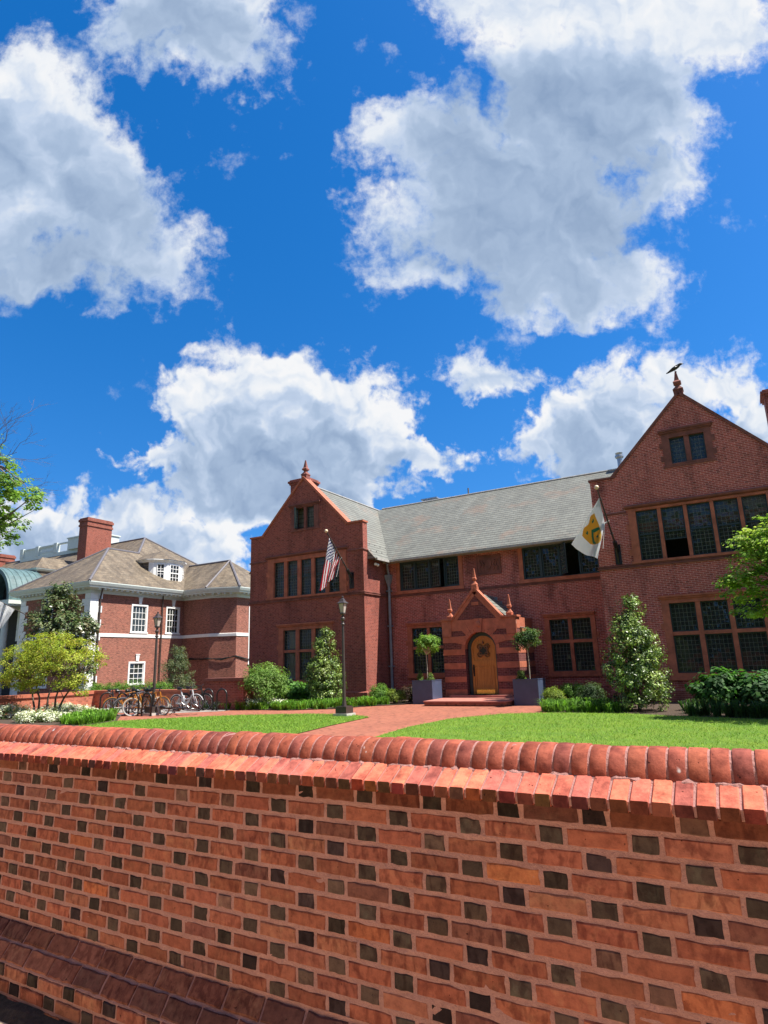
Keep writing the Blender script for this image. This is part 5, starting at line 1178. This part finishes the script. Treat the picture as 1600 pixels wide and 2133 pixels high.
tyre = plain('tyre rubber', (.02, .02, .021), .8); M['tyre'] = tyre; M['tyre_w'] = plain('cream tyre', (.42, .40, .35), .7); M['rim'] = plain('alloy', (.5, .5, .52), .3, metal=.8)
def paint(n, c): return plain(n, c, .28, var=.04)
P_OR, P_BK, P_WH, P_GR = paint('orange bike paint', (.33, .12, .012)), paint('black bike paint', (.02, .02, .022)), paint('white bike paint', (.50, .52, .54)), paint('grey bike paint', (.12, .11, .13))
def bicycle(loc, rz, label, pm, step=False, tm='tyre', drop=False, lean=.08, rack=False, basket=False, fall=False):
    t = thing('bicycle', loc, label, 'bicycle', 'bicycles left by the low wall', rz); t.rotation_euler = (lean, 0, rz) if not fall else (math.radians(78), 0, rz)
    R, WB = .335, 1.06; bb = (.45, 0, .28); rear = (0, 0, R); front = (WB, 0, R); seat = (.27, 0, .80); head_t = (.86, 0, .90); head_b = (.90, 0, .72)
    for c, nm in ((rear, 'wheel'), (front, 'wheel')):
        mb = MB(); n = 28
        mb.tube([(c[0]+R*math.cos(a), 0, c[2]+R*math.sin(a)) for a in np.linspace(0, 2*math.pi, n+1)], .024, 7, cap=False); w = mb.build(nm, M[tm], t, world=False, smooth=True)
        mb = MB(); mb.tube([(c[0]+(R-.032)*math.cos(a), 0, c[2]+(R-.032)*math.sin(a)) for a in np.linspace(0, 2*math.pi, n+1)], .011, 5, cap=False)
        for k in range(14): a = 2*math.pi*k/14; mb.tube([(c[0], .02*(-1)**k, c[2]), (c[0]+(R-.03)*math.cos(a), 0, c[2]+(R-.03)*math.sin(a))], .003, 4)
        mb.tube([(c[0], -.05, c[2]), (c[0], .05, c[2])], .022, 8); mb.build('rim', M['rim'], w, world=False)
        mb = MB(); mb.tube([(c[0]+(R+.035)*math.cos(a), 0, c[2]+(R+.035)*math.sin(a)) for a in np.linspace(.35, 2.7, 12)], [.02]*12, 6)
        if not drop: mb.build('mudguard', pm, w, world=False)
    mb = MB()
    if step: mb.tube([bb, (.66, 0, .44), head_b], [.045, .05, .045], 9); mb.tube([(.30, 0, .60), (.5, 0, .5), (.74, 0, .54)], .022, 7)
    else: mb.tube([bb, head_b], .028, 8); mb.tube([seat, head_t], .024, 8)
    mb.tube([bb, seat], .026, 8); mb.tube([head_b, head_t], .032, 8)
    for s in (-.05, .05): mb.tube([bb, (0, s, R)], .014, 6); mb.tube([(.27, 0, .74), (0, s, R)], .013, 6)
    if step: mb.box(.30, -.05, .40, .40, .05, .66)
    mb.build('frame', pm, t, world=False)
    mb = MB()
    for s in (-.045, .045): mb.tube([head_b, (WB-.10, s, .60), (WB, s, R)], .015, 6)
    mb.build('fork', pm, t, world=False)
    mb = MB(); mb.tube([head_t, (.83, 0, 1.0)], .018, 7)
    if drop: mb.tube([(.90, -.21, .86), (.97, -.21, .90), (.98, -.21, .99), (.87, -.2, 1.02), (.87, .2, 1.02), (.98, .21, .99), (.97, .21, .90), (.90, .21, .86)], .014, 6)
    else: mb.tube([(.68, -.30, 1.05), (.80, -.24, 1.07), (.85, -.06, 1.02), (.85, .06, 1.02), (.80, .24, 1.07), (.68, .30, 1.05)], .014, 6)
    mb.build('handlebar', M['black'], t, world=False)
    mb = MB(); mb.tube([seat, (.245, 0, .93)], .014, 6); mb.build('seat_post', M['rim'], t, world=False)
    mb = MB(); mb.tube([(.10, 0, .955), (.17, 0, .96), (.27, 0, .95), (.38, 0, .945)], [.07, .075, .04, .018], 8); mb.build('saddle', M['black'], t, world=False, smooth=True)
    mb = MB(); mb.lathe([(.095, -.01), (.095, .01)], (0, 0, 0), 18); mb.v = [(bb[0]+x, .05+z, bb[2]+y) for x, y, z in mb.v]; mb.tube([(bb[0], .06, bb[2]), (bb[0]+.12, .075, bb[2]-.12)], .012, 6); mb.tube([(bb[0], -.06, bb[2]), (bb[0]-.12, -.075, bb[2]+.12)], .012, 6); mb.box(bb[0]+.08, .08, bb[2]-.14, bb[0]+.17, .15, bb[2]-.115); mb.box(bb[0]-.17, -.15, bb[2]+.10, bb[0]-.08, -.08, bb[2]+.125); mb.build('crank', M['rim'], t, world=False)
    if rack:
        mb = MB()
        for s in (-.05, .05): mb.tube([(.22, s, .72), (-.22, s, .73)], .008, 5); mb.tube([(-.15, s, .73), (0, s, R)], .007, 5)
        mb.build('rear_rack', M['black'], t, world=False)
    if basket:
        mb = MB(); mb.box(.92, -.16, .78, 1.2, .16, 1.0); mb.build('basket', M['black'], t, world=False)
    return t
bicycle((-24.55, 18.55, .01), -.45, 'black road bicycle with drop handlebars, leftmost of the bicycles', P_BK, drop=True, lean=.1)
bicycle((-23.35, 17.75, .01), 1.0, 'orange bicycle seen almost end on, second from the left', P_OR, lean=-.14)
bicycle((-22.55, 17.6, .01), 1.25, 'dark grey bicycle squeezed between two orange ones', P_GR, lean=.05, basket=True)
bicycle((-22.0, 17.65, .01), .95, 'orange bicycle with a cream front tyre between two hoops', P_OR, tm='tyre_w', lean=-.08)
bicycle((-21.85, 18.15, .01), .06, 'orange bicycle standing side on behind the lamp post', P_OR, tm='tyre_w', lean=.06, rack=True)
bicycle((-23.9, 19.1, .01), .35, 'black bicycle with mudguards half hidden behind the orange ones', P_BK, lean=.1, rack=True)
bicycle((-21.95, 19.95, .01), .12, 'white step through electric bicycle parked by the brick pier', P_WH, step=True, lean=.12)
bicycle((-22.1, 20.55, .01), .2, 'dark bicycle with a rear rack behind the white one', P_BK, lean=.1, rack=True)
bicycle((-20.75, 18.75, .13), .12, 'black and white bicycle lying fallen on the brick path', P_BK, fall=True, basket=False)
# ---------------------------------------------------------------- plants
def unit(n):
    v = rng.normal(0, 1, (n, 3)); return v/np.linalg.norm(v, axis=1, keepdims=True)
def leaf_quads(P, Nrm, size, asp=.5, fold=.22, var=.35, droop=0.0):
    n = len(P); r = unit(n); T = np.cross(Nrm, r); T /= np.linalg.norm(T, axis=1, keepdims=True)+1e-9
    if droop: T[:, 2] -= droop; T /= np.linalg.norm(T, axis=1, keepdims=True)
    B = np.cross(Nrm, T); B /= np.linalg.norm(B, axis=1, keepdims=True)+1e-9; s = (size*(1-var+2*var*rng.random(n)))[:, None]
    return np.stack([P-T*s*.5, P+B*s*asp*.5+Nrm*s*fold*.5, P+T*s*.5, P-B*s*asp*.5+Nrm*s*fold*.5], 1)
def clump_crown(ells, nclump, per, rc, size, cols, asp=.5, upbias=.5, shell=.75, flat=1.0, var=.35, droop=0, cut=None):
    """leaf clumps spread over and through ellipsoids (cx,cy,cz,rx,ry,rz)"""
    vol = np.array([e[3]*e[4]+e[4]*e[5]+e[3]*e[5] for e in ells]); idx = rng.choice(len(ells), nclump, p=vol/vol.sum()); E = np.array(ells)
    d = unit(nclump); d[:, 2] = np.where(d[:, 2] < -.55, -d[:, 2]*.6, d[:, 2])
    rad = np.where(rng.random(nclump) < shell, .80+.25*rng.random(nclump), .25+.55*rng.random(nclump))
    C = E[idx, :3] + d*rad[:, None]*E[idx, 3:6]
    if cut is not None: k = cut(C); C, d = C[k], d[k]; nclump = len(C)
    out = unit(nclump*per)*(rng.random((nclump*per, 1))**.45); cc = np.repeat(C, per, 0); dd = np.repeat(d, per, 0)
    rcs = np.repeat(rc*(.6+.8*rng.random(nclump)), per)[:, None]
    P = cc + out*rcs*np.array([1, 1, flat]); Nn = dd*.6 + out*.5 + unit(len(P))*.55 + np.array([0, 0, upbias]); Nn /= np.linalg.norm(Nn, axis=1, keepdims=True)
    V = leaf_quads(P, Nn, size, asp, var=var, droop=droop)
    A = np.array(cols); ci = np.repeat(rng.integers(0, len(A), nclump), per); mixk = rng.random(len(P)) < .3; ci = np.where(mixk, rng.integers(0, len(A), len(P)), ci)
    Cc = A[ci]*(.72+.56*rng.random((len(P), 1)))
    return V, Cc, C
def plant(name, loc, label, cat, ells, nclump, per, rc, size, cols, group=None, mat='leaf', stems=None, stem_mat='bark', leafname='foliage', **k):
    t = thing(name, loc, label, cat, group)
    V, C, cl = clump_crown(ells, nclump, per, rc, size, cols, **k)
    quads_mesh(leafname, V, C, M[mat], t)
    mb = MB(); R = random.Random(int(abs(loc[0])*100)); b = vv(loc)
    if stems: stems(mb, b, cl, R)
    else:
        for c in cl[:: max(1, len(cl)//14)]:
            c = vv(c.tolist()); m = b.lerp(c, .5)+Vector((0, 0, .1)); mb.tube([b+Vector((R.uniform(-.1, .1), R.uniform(-.1, .1), -.03)), m, c], [.022, .014, .005], 5)
    mb.build('stems' if not stems else 'trunk', M[stem_mat], t, uv=False); return t
def stacked(x, y, prof):
    return [(x+ox, y+oy, z, r, r, h) for (ox, oy, z, r, h) in prof]
HOLLY = [(.12, .21, .035), (.17, .27, .05), (.23, .31, .08), (.045, .08, .022)]
FRESH = [(.15, .30, .035), (.20, .37, .05), (.11, .22, .028), (.26, .43, .075)]
def cone_tree(loc, label, h, r, dz=0, dense=1.0):
    x, y, z = loc; prof = []; n = 7
    for k in range(n):
        f = k/(n-1); rr = r*(.80+.25*math.sin(min(1, f*2.2)*math.pi/2)-.95*max(0, f-.18)**1.25); prof.append((random.uniform(-.12, .12)*r, random.uniform(-.1, .1)*r, z+.30+f*(h-.75), max(.16, rr*.88), h/n*.95))
    return plant('conical_shrub', loc, label, 'shrub', stacked(x, y, prof)+[(x+.05, y, z+h-.28, .10, .10, .30)], int(380*dense), 40, .17, .085, HOLLY+[(.26, .35, .07), (.10, .16, .04)], mat='leaf_gloss', upbias=.35, shell=.7,
                 stems=lambda mb, b, cl, R: (mb.tube([b, b+Vector((.03, 0, h*.6)), b+Vector((.05, 0, h-.05))], [.06, .035, .008], 7), [mb.tube([b+Vector((0, 0, max(.2, c[2]-z-.3))), vv(c.tolist())], [.014, .004], 4) for c in cl[::9]]))
cone_tree((-16.75, 23.6, .02), 'tall glossy conical shrub in front of the flag wing window', 3.45, 1.05)
cone_tree((-3.45, 21.95, .02), 'tall glossy conical shrub with a lone top shoot beside the right wing', 3.62, 1.20, dense=1.15)
def round_bush(loc, label, r, h, cols, size=.07, name='round_shrub', cat='shrub', group='clipped shrubs by the house', n=120, per=34, rc=.13, mat='leaf', **k):
    x, y, z = loc; return plant(name, loc, label, cat, [(x, y, z+h*.5, r*.9, r*.9, h*.46), (x+r*.15, y-.05, z+h*.42, r*.9, r*.85, h*.40)], n, per, rc, size, cols, group, mat, **k)
BOX = [(.10, .22, .025), (.13, .27, .035), (.075, .17, .022), (.17, .30, .05)]; YEL = [(.20, .27, .03), (.26, .33, .05), (.14, .22, .03)]; RED = [(.07, .035, .025), (.09, .05, .03), (.05, .05, .02)]; DKG = [(.025, .06, .018), (.035, .08, .022), (.05, .10, .025)]
round_bush((-14.75, 24.9, .02), 'bright green round shrub at the corner of the flag wing', .52, .82, BOX, .06)
round_bush((-13.85, 24.75, .02), 'small yellow green round shrub just left of the blue planter', .42, .62, YEL, .055)
round_bush((-13.75, 25.9, .02), 'dark reddish low shrub behind the left blue planter', .5, .75, RED, .06)
round_bush((-6.82, 24.3, .02), 'small yellow green round shrub right of the blue planter', .40, .62, YEL, .055)
round_bush((-6.35, 25.2, .02), 'loose mid green shrub between yellow and dark round shrubs', .5, .85, BOX, .06)
round_bush((-5.55, 24.6, .02), 'dark green round shrub under the main front window', .56, .80, DKG, .06)
round_bush((-18.8, 21.9, .02), 'big loose round green bush at the left wing corner', 1.12, 2.0, [(.13, .25, .04), (.17, .30, .055), (.09, .17, .03), (.22, .32, .09)], .09, group=None, n=230, per=36, rc=.2, name='large_bush', cat='bush')
HYD = [(.06, .17, .02), (.085, .22, .03), (.045, .12, .02), (.11, .26, .045)]
round_bush((-18.95, 24.0, .02), 'broad leaved bright green hydrangea, left of two by the flag wing', .8, 1.1, HYD, .15, 'hydrangea', 'shrub', 'hydrangeas under the windows', 90, 26, .19, asp=.75)
round_bush((-17.9, 24.3, .02), 'broad leaved bright green hydrangea beside the conical flag wing shrub', .75, 1.0, HYD, .15, 'hydrangea', 'shrub', 'hydrangeas under the windows', 80, 26, .19, asp=.75)
for i, (x, y, r, h, l) in enumerate(((-1.25, 22.6, .85, 1.15, 'dark broad leaved hydrangea nearest the right conical shrub'), (-.15, 22.5, .85, 1.05, 'dark broad leaved hydrangea in the middle under the right wing window'), (.95, 22.3, .9, 1.15, 'dark broad leaved hydrangea at the right edge of the picture'))):
    round_bush((x, y, .02), l, r, h, [(.035, .12, .022), (.05, .15, .03), (.028, .085, .02), (.075, .19, .035)], .16, 'hydrangea', 'shrub', 'hydrangeas under the windows', 100, 26, .2, asp=.75)
# standard trees in the planters, each with small conifers at its foot
def standard_tree(loc, label, r, cols, h):
    x, y, z = loc; plant('standard_tree', loc, label, 'small tree', [(x, y, z+h, r*.85, r*.85, r*.85), (x+.1, y, z+h+.1, r*.8, r*.8, r*.7)], 90, 34, .15, .08, cols, 'lollipop trees in the planters',
        stems=lambda mb, b, cl, R: (mb.tube([b, b+Vector((.015, 0, .5*h)), b+Vector((-.01, 0, h-.1))], [.022, .02, .018], 7), [mb.tube([b+Vector((0, 0, h-.3)), vv(c.tolist())], [.012, .004], 4) for c in cl[::4]]), stem_mat='pale_bark')
standard_tree((-12.47, 25.2, .88), 'bright green lollipop tree in the left planter', .56, FRESH, 1.48); standard_tree((-7.75, 24.6, .88), 'shaded lollipop tree in the right planter', .58, [(.06, .13, .03), (.09, .17, .04), (.14, .21, .07), (.04, .08, .03)], 1.50)  # right tree's shade is put into its darker leaf colours
def mini_conifer(loc, label, h, r):
    x, y, z = loc; plant('dwarf_conifer', loc, label, 'conifer', [(x, y, z+h*.3, r, r, h*.3), (x, y, z+h*.65, r*.65, r*.65, h*.3), (x, y, z+h*.9, r*.25, r*.25, h*.15)], 46, 30, .07, .045, [(.13, .22, .04), (.09, .16, .03), (.18, .26, .06)], 'dwarf conifers in the planters', asp=.35)
mini_conifer((-12.72, 25.0, .88), 'dwarf conifer left of the trunk in the left planter', .45, .15); mini_conifer((-12.22, 24.98, .88), 'dwarf conifer right of the trunk in the left planter', .38, .15)
mini_conifer((-8.02, 24.35, .88), 'dwarf conifer left of the trunk in the right planter', .42, .17)
# the hedge and conifer behind the low wall
plant('hedge', (-28.5, 22.5, .0), 'clipped green hedge showing above the low wall behind the bicycles', 'hedge', [(-31.4+.62*k, 22.5, .75, .5, .45, .50) for k in range(10)], 330, 30, .16, .07, BOX)
plant('conifer', (-26.1, 23.6, 0), 'dusty green feathery conifer standing against the mansion wall', 'conifer', [(-26.1, 23.6, .8, 1.05, .95, .7), (-26.15, 23.6, 1.6, .85, .8, .7), (-26.1, 23.6, 2.4, .45, .45, .55)], 200, 30, .2, .10, [(.11, .16, .08), (.15, .19, .10), (.07, .11, .06), (.19, .20, .11)], asp=.3, droop=.3)
# dark magnolia and the small yellow green multi-stemmed tree
def limbs(mb, b, cl, R, r0, fork, k=3, lean=.1):
    top = b+Vector((R.uniform(-lean, lean), R.uniform(-lean, lean), fork)); mb.tube([b, b.lerp(top, .5), top], [r0, r0*.8, r0*.6], 8)
    for c in cl[::k]: c = vv(c.tolist()); m = top.lerp(c, .5)+Vector((R.uniform(-.2, .2), R.uniform(-.2, .2), R.uniform(.0, .25))); mb.tube([top, m, c], [r0*.42, r0*.2, r0*.05], 5)
plant('magnolia_tree', (-34.3, 22.4, 0), 'dark glossy magnolia tree in front of the mansion corner', 'tree', [(-34.2, 22.4, 2.5, 2.3, 1.9, 1.5), (-34.3, 22.4, 4.0, 2.0, 1.7, 1.2), (-34.5, 22.4, 5.2, 1.25, 1.2, 1.0), (-34.7, 22.4, 6.2, .65, .65, .8), (-32.1, 22.3, 4.1, .8, .8, .5), (-36.6, 22.4, 4.7, .7, .7, .6)], 330, 34, .34, .20, [(.075, .12, .038), (.10, .15, .05), (.15, .18, .085), (.04, .07, .025), (.12, .11, .045)], mat='leaf_gloss', asp=.45, stems=lambda mb, b, cl, R: limbs(mb, b, cl, R, .16, 1.6, 8))
def multistem(mb, b, cl, R):
    roots = [(-1.25, .1, -.85), (-.9, .0, -.35), (-.1, 0, -.1), (.25, 0, .5), (.35, .1, 1.1)]
    tops = []
    for dx, dy, lx in roots:
        p = b+Vector((dx, dy, 0)); q = p+Vector((lx*.6, R.uniform(-.2, .2), .75)); s = q+Vector((lx*.7, R.uniform(-.3, .3), .9)); mb.tube([p, p.lerp(q, .5)+Vector((R.uniform(-.08, .08), 0, 0)), q, s], [.055, .045, .038, .018], 7); tops += [q, s]
    for c in cl[::3]:
        c = vv(c.tolist()); a = min(tops, key=lambda t: (t-c).length); mb.tube([a, a.lerp(c, .5)+Vector((0, 0, .08)), c], [.018, .011, .004], 5)
YG = [(.27, .36, .03), (.35, .41, .04), (.19, .28, .026), (.42, .45, .07), (.30, .28, .04)]
plant('small_yellow_tree', (-25.6, 16.5, .02), 'small multi-stemmed tree with yellow green leaves over white flowers', 'tree', [(-27.3, 16.5, 2.35, 1.5, 1.3, .75), (-25.6, 16.5, 2.75, 1.7, 1.4, .75), (-24.1, 16.4, 2.2, 1.25, 1.2, .8), (-27.9, 16.6, 1.7, 1.1, 1.0, .45), (-26.3, 16.2, 1.9, 1.3, 1.1, .5), (-23.6, 16.3, 1.45, .75, .7, .35), (-27.6, 16.3, 1.15, .8, .6, .3), (-24.2, 16.2, 1.25, .8, .6, .3), (-28.6, 16.5, 1.5, .9, .8, .5), (-26.4, 16.1, 1.35, .7, .6, .25), (-23.3, 16.2, 1.0, .4, .4, .2)], 560, 28, .24, .085, YG, asp=.55, shell=.6, flat=.6, stems=multistem)
# maple branches reaching in at the right
def mapletrunk(mb, b, cl, R):
    top = b+Vector((-.3, .1, 2.2)); mb.tube([b, b+Vector((-.05, 0, 1.2)), top], [.13, .11, .09], 9)
    for c in cl[::6]: c = vv(c.tolist()); m = top.lerp(c, .55)+Vector((0, 0, R.uniform(.1, .4))); mb.tube([top, m, c], [.035, .018, .005], 5)
plant('maple_tree', (2.4, 20.2, .02), 'bright green maple leaning in from the right edge over the window', 'tree', [(2.0, 20.2, 4.4, 1.9, 1.7, .9), (1.0, 20.1, 4.45, 1.0, .9, .5), (.55, 20.0, 3.75, 1.1, .9, .45), (.25, 20.0, 3.2, .85, .8, .3), (.75, 20.1, 2.85, .75, .8, .30), (1.7, 20.2, 3.2, 1.2, 1.2, .6), (2.6, 20.3, 4.9, 1.4, 1.3, .7), (.35, 20.0, 4.3, .55, .55, .3), (-.10, 20.0, 3.55, .75, .7, .25), (.15, 20.0, 4.75, .55, .5, .3), (.1, 20.0, 2.75, .5, .5, .2), (.9, 20, 5.0, .6, .6, .35)], 600, 28, .22, .10, [(.22, .38, .045), (.30, .46, .07), (.15, .26, .035), (.42, .52, .14)], asp=.7, shell=.55, flat=.45, upbias=1.1, stems=mapletrunk)
# tall tree at the far left: leafy lower boughs, bare twigs higher up
def tall(mb, b, cl, R):
    tp = b+Vector((.6, 0, 7.5)); mb.tube([b, b+Vector((.1, 0, 3)), b+Vector((.25, 0, 5.5)), tp], [.42, .36, .30, .24], 10); t2 = tp+Vector((.5, 0, 5.5)); mb.tube([tp, t2, t2+Vector((.3, 0, 2))], [.22, .12, .05], 8)
    for c in cl[::7]: c = vv(c.tolist()); a = tp if c.z < tp.z+3 else t2; mb.tube([a, a.lerp(c, .5)+Vector((0, 0, R.uniform(.1, .6))), c], [.09, .045, .008], 6)
    # bare upper boughs with forking twigs
    def twig(p, d, L, r, n):
        q = p+d*L; mb.tube([p, p.lerp(q, .5)+Vector((R.uniform(-.1, .1), R.uniform(-.1, .1), R.uniform(-.05, .12)))*L, q], [r, r*.75, r*.5], 5)
        if n > 0:
            for k in range(R.choice((2, 2, 3))):
                e = (d+Vector((R.uniform(-.55, .55), R.uniform(-.55, .55), R.uniform(-.40, .45)))).normalized(); twig(p.lerp(q, R.uniform(.45, 1.0)), e, L*R.uniform(.55, .78), r*.6, n-1)
    for z, a, L in ((11.2, .10, 2.6), (11.6, .18, 2.5), (12.0, .1, 2.6), (12.4, .25, 2.6), (12.8, .2, 2.4), (13.2, .35, 2.2), (13.6, .45, 1.9)):
        twig(b+Vector((1.25, 0, z)), Vector((1, R.uniform(-.3, .2), a)).normalized(), L, .024, 4)
TL = [(.14, .27, .04), (.19, .33, .055), (.09, .18, .03), (.26, .37, .09)]
plant('tall_tree', (-36.0, 17.3, 0), 'tall tree at the left edge with leafy lower boughs and bare twigs above', 'tree', [(-32.0, 17.1, 10.6, 1.9, 1.9, 1.0), (-30.4, 17.0, 10.2, 1.3, 1.2, .8), (-31.6, 17.0, 11.2, .9, .9, .5), (-29.4, 17.0, 9.9, .75, .8, .42), (-31.9, 17.1, 9.2, 1.1, 1.3, .8), (-31.6, 17.1, 8.4, .5, .8, .45), (-34.8, 17.2, 9.3, 2.2, 2.4, 1.6), (-36.5, 17.2, 9.0, 2.8, 2.8, 2.0), (-37.8, 17.5, 12.6, 2.6, 2.6, 2.0), (-38.2, 17.5, 15, 2.2, 2.2, 1.6), (-32.6, 17.1, 12.6, .55, .6, .2), (-31.3, 17.0, 11.9, .4, .5, .15)], 580, 24, .30, .17, TL, asp=.65, shell=.62, flat=.6, upbias=.9, stems=tall, stem_mat='twig')
# flowers and ribbon of ground cover
def flowers(loc, label, ells, n, seed):
    x, y, z = loc; t = thing('white_flowers', loc, label, 'flowers', 'white flower clumps along the beds'); V, C, cl = clump_crown(ells, n, 26, .12, .06, [(.11, .17, .05), (.15, .21, .07)], shell=.9); quads_mesh('leaves', V, C, M['leaf'], t)
    V, C, cl = clump_crown([(a, b, c+.035, d, e, f) for a, b, c, d, e, f in ells], int(n*1.9), 18, .10, .06, [(.72, .74, .62), (.80, .80, .74), (.62, .66, .48)], shell=1.0, upbias=1.5, asp=.9); quads_mesh('blossoms', V, C, M['petal'], t)
flowers((-26.2, 16.3, .03), 'large mound of white flowers beneath the small yellow tree', [(-25.2, 16.9, .18, .95, .8, .26), (-24.1, 16.8, .16, .8, .7, .24), (-26.2, 17.2, .2, .8, .7, .28)], 130, 1)
flowers((-24.6, 14.6, .03), 'mound of white flowers at the lower left beside the lawn', [(-23.6, 14.6, .16, .75, .6, .24), (-22.8, 14.9, .14, .6, .5, .2)], 90, 2)
flowers((-27.5, 15.8, .03), 'greyish white flower mound at the far left edge', [(-27.0, 15.6, .2, .8, .7, .32), (-27.8, 16.2, .2, .8, .8, .3)], 70, 3)
flowers((-20.6, 21.6, .03), 'white flowers in front of the big round bush', [(-20.5, 21.35, .18, .75, .4, .28), (-19.1, 21.5, .18, .8, .4, .26), (-18.0, 21.9, .16, .5, .35, .22)], 90, 4)
def liriope(name, poly, n, col, h=.30, cols=(1.35, 1.2, 1.3)):
    # tufts of strap leaves
    A = np.array(poly); lo, hi = A.min(0), A.max(0); Cn = lo+rng.random((n//12, 2))*(hi-lo); Cn = Cn[inpoly(Cn, poly)][:max(8, n//38)]; per = n//len(Cn); m = len(Cn)*per
    cc = np.repeat(Cn, per, 0)+rng.normal(0, .035, (m, 2)); d = rng.normal(0, 1, (m, 2)); H = h*(.45+.75*rng.random(m))*np.repeat(.55+.8*rng.random(len(Cn)), per); tip = np.concatenate([cc+d*H[:, None]*.55, (H*.75)[:, None]+.02], 1); mid = np.concatenate([cc+d*H[:, None]*.22, (H*.85)[:, None]+.02], 1); b0 = np.concatenate([cc, np.full((m, 1), .02)], 1)
    w = np.stack([-d[:, 1], d[:, 0], 0*d[:, 0]], 1); w = w/(np.linalg.norm(w, axis=1, keepdims=True)+1e-9)*.008
    V = np.stack([b0-w, mid-w, tip, mid+w, b0+w], 1); C = np.array(col)[None]*(1+.3*rng.normal(0, 1, (m, 1))).clip(.45, 1.7)*np.where(rng.random((m, 1)) < .3, np.array(cols)[None], 1)
    o = quads_mesh(name, V, C, M['blade']); o['kind'] = 'stuff'
liriope('ground_cover', [(-21.6, 21.0), (-16.8, 20.95), (-15.2, 21.75), (-14.5, 23.1), (-13.7, 24.2), (-14.5, 24.6), (-15.4, 23.6), (-17, 22.4), (-20.5, 21.5)], 9500, (.14, .32, .03))
liriope('ground_cover', [(-6.3, 21.2), (-3.9, 20.95), (-3.6, 21.6), (-4.6, 22.4), (-5.3, 23.0), (-6.7, 22.8)], 4600, (.13, .29, .035))
liriope('ground_cover', [(-2.3, 20.3), (0, 19.55), (3, 19.2), (3, 20.6), (0, 21.0), (-2.0, 21.4)], 3400, (.05, .12, .03), .35, (1.2, .9, .8))
liriope('ground_cover', [(-19.9, 14.0), (-20.3, 15.5), (-22.0, 16.9), (-23.2, 16.6), (-22.4, 15.4), (-21.4, 14.2)], 9000, (.17, .36, .035), .28)

# the row of big street trees across the road, behind the viewer, that the windows mirror
V, C, _ = clump_crown([(-48+9.5*k, -30+3*math.sin(k*2.1), 10.5+1.0*math.sin(k*1.3), 6.2, 5.5, 8.2+1.5*math.cos(k*1.7)) for k in range(11)]+[(-48+9.5*k, -28, 2.4, 6, 2.5, 3.2) for k in range(11)], 1900, 16, 1.7, 1.3, [(.03, .06, .015), (.045, .09, .02), (.02, .045, .012)], asp=.8)
st_ = quads_mesh('street_trees', V, C, M['leaf']); mbt = MB()
for k in range(11): mbt.tube([(-48+9.5*k, -30+3*math.sin(k*2.1), -.05), (-48+9.5*k, -30+3*math.sin(k*2.1), 8)], [.4, .28], 8)
st_['kind'] = 'stuff'; tk = mbt.build('street_tree_trunks', M['bark'], st_, uv=False)
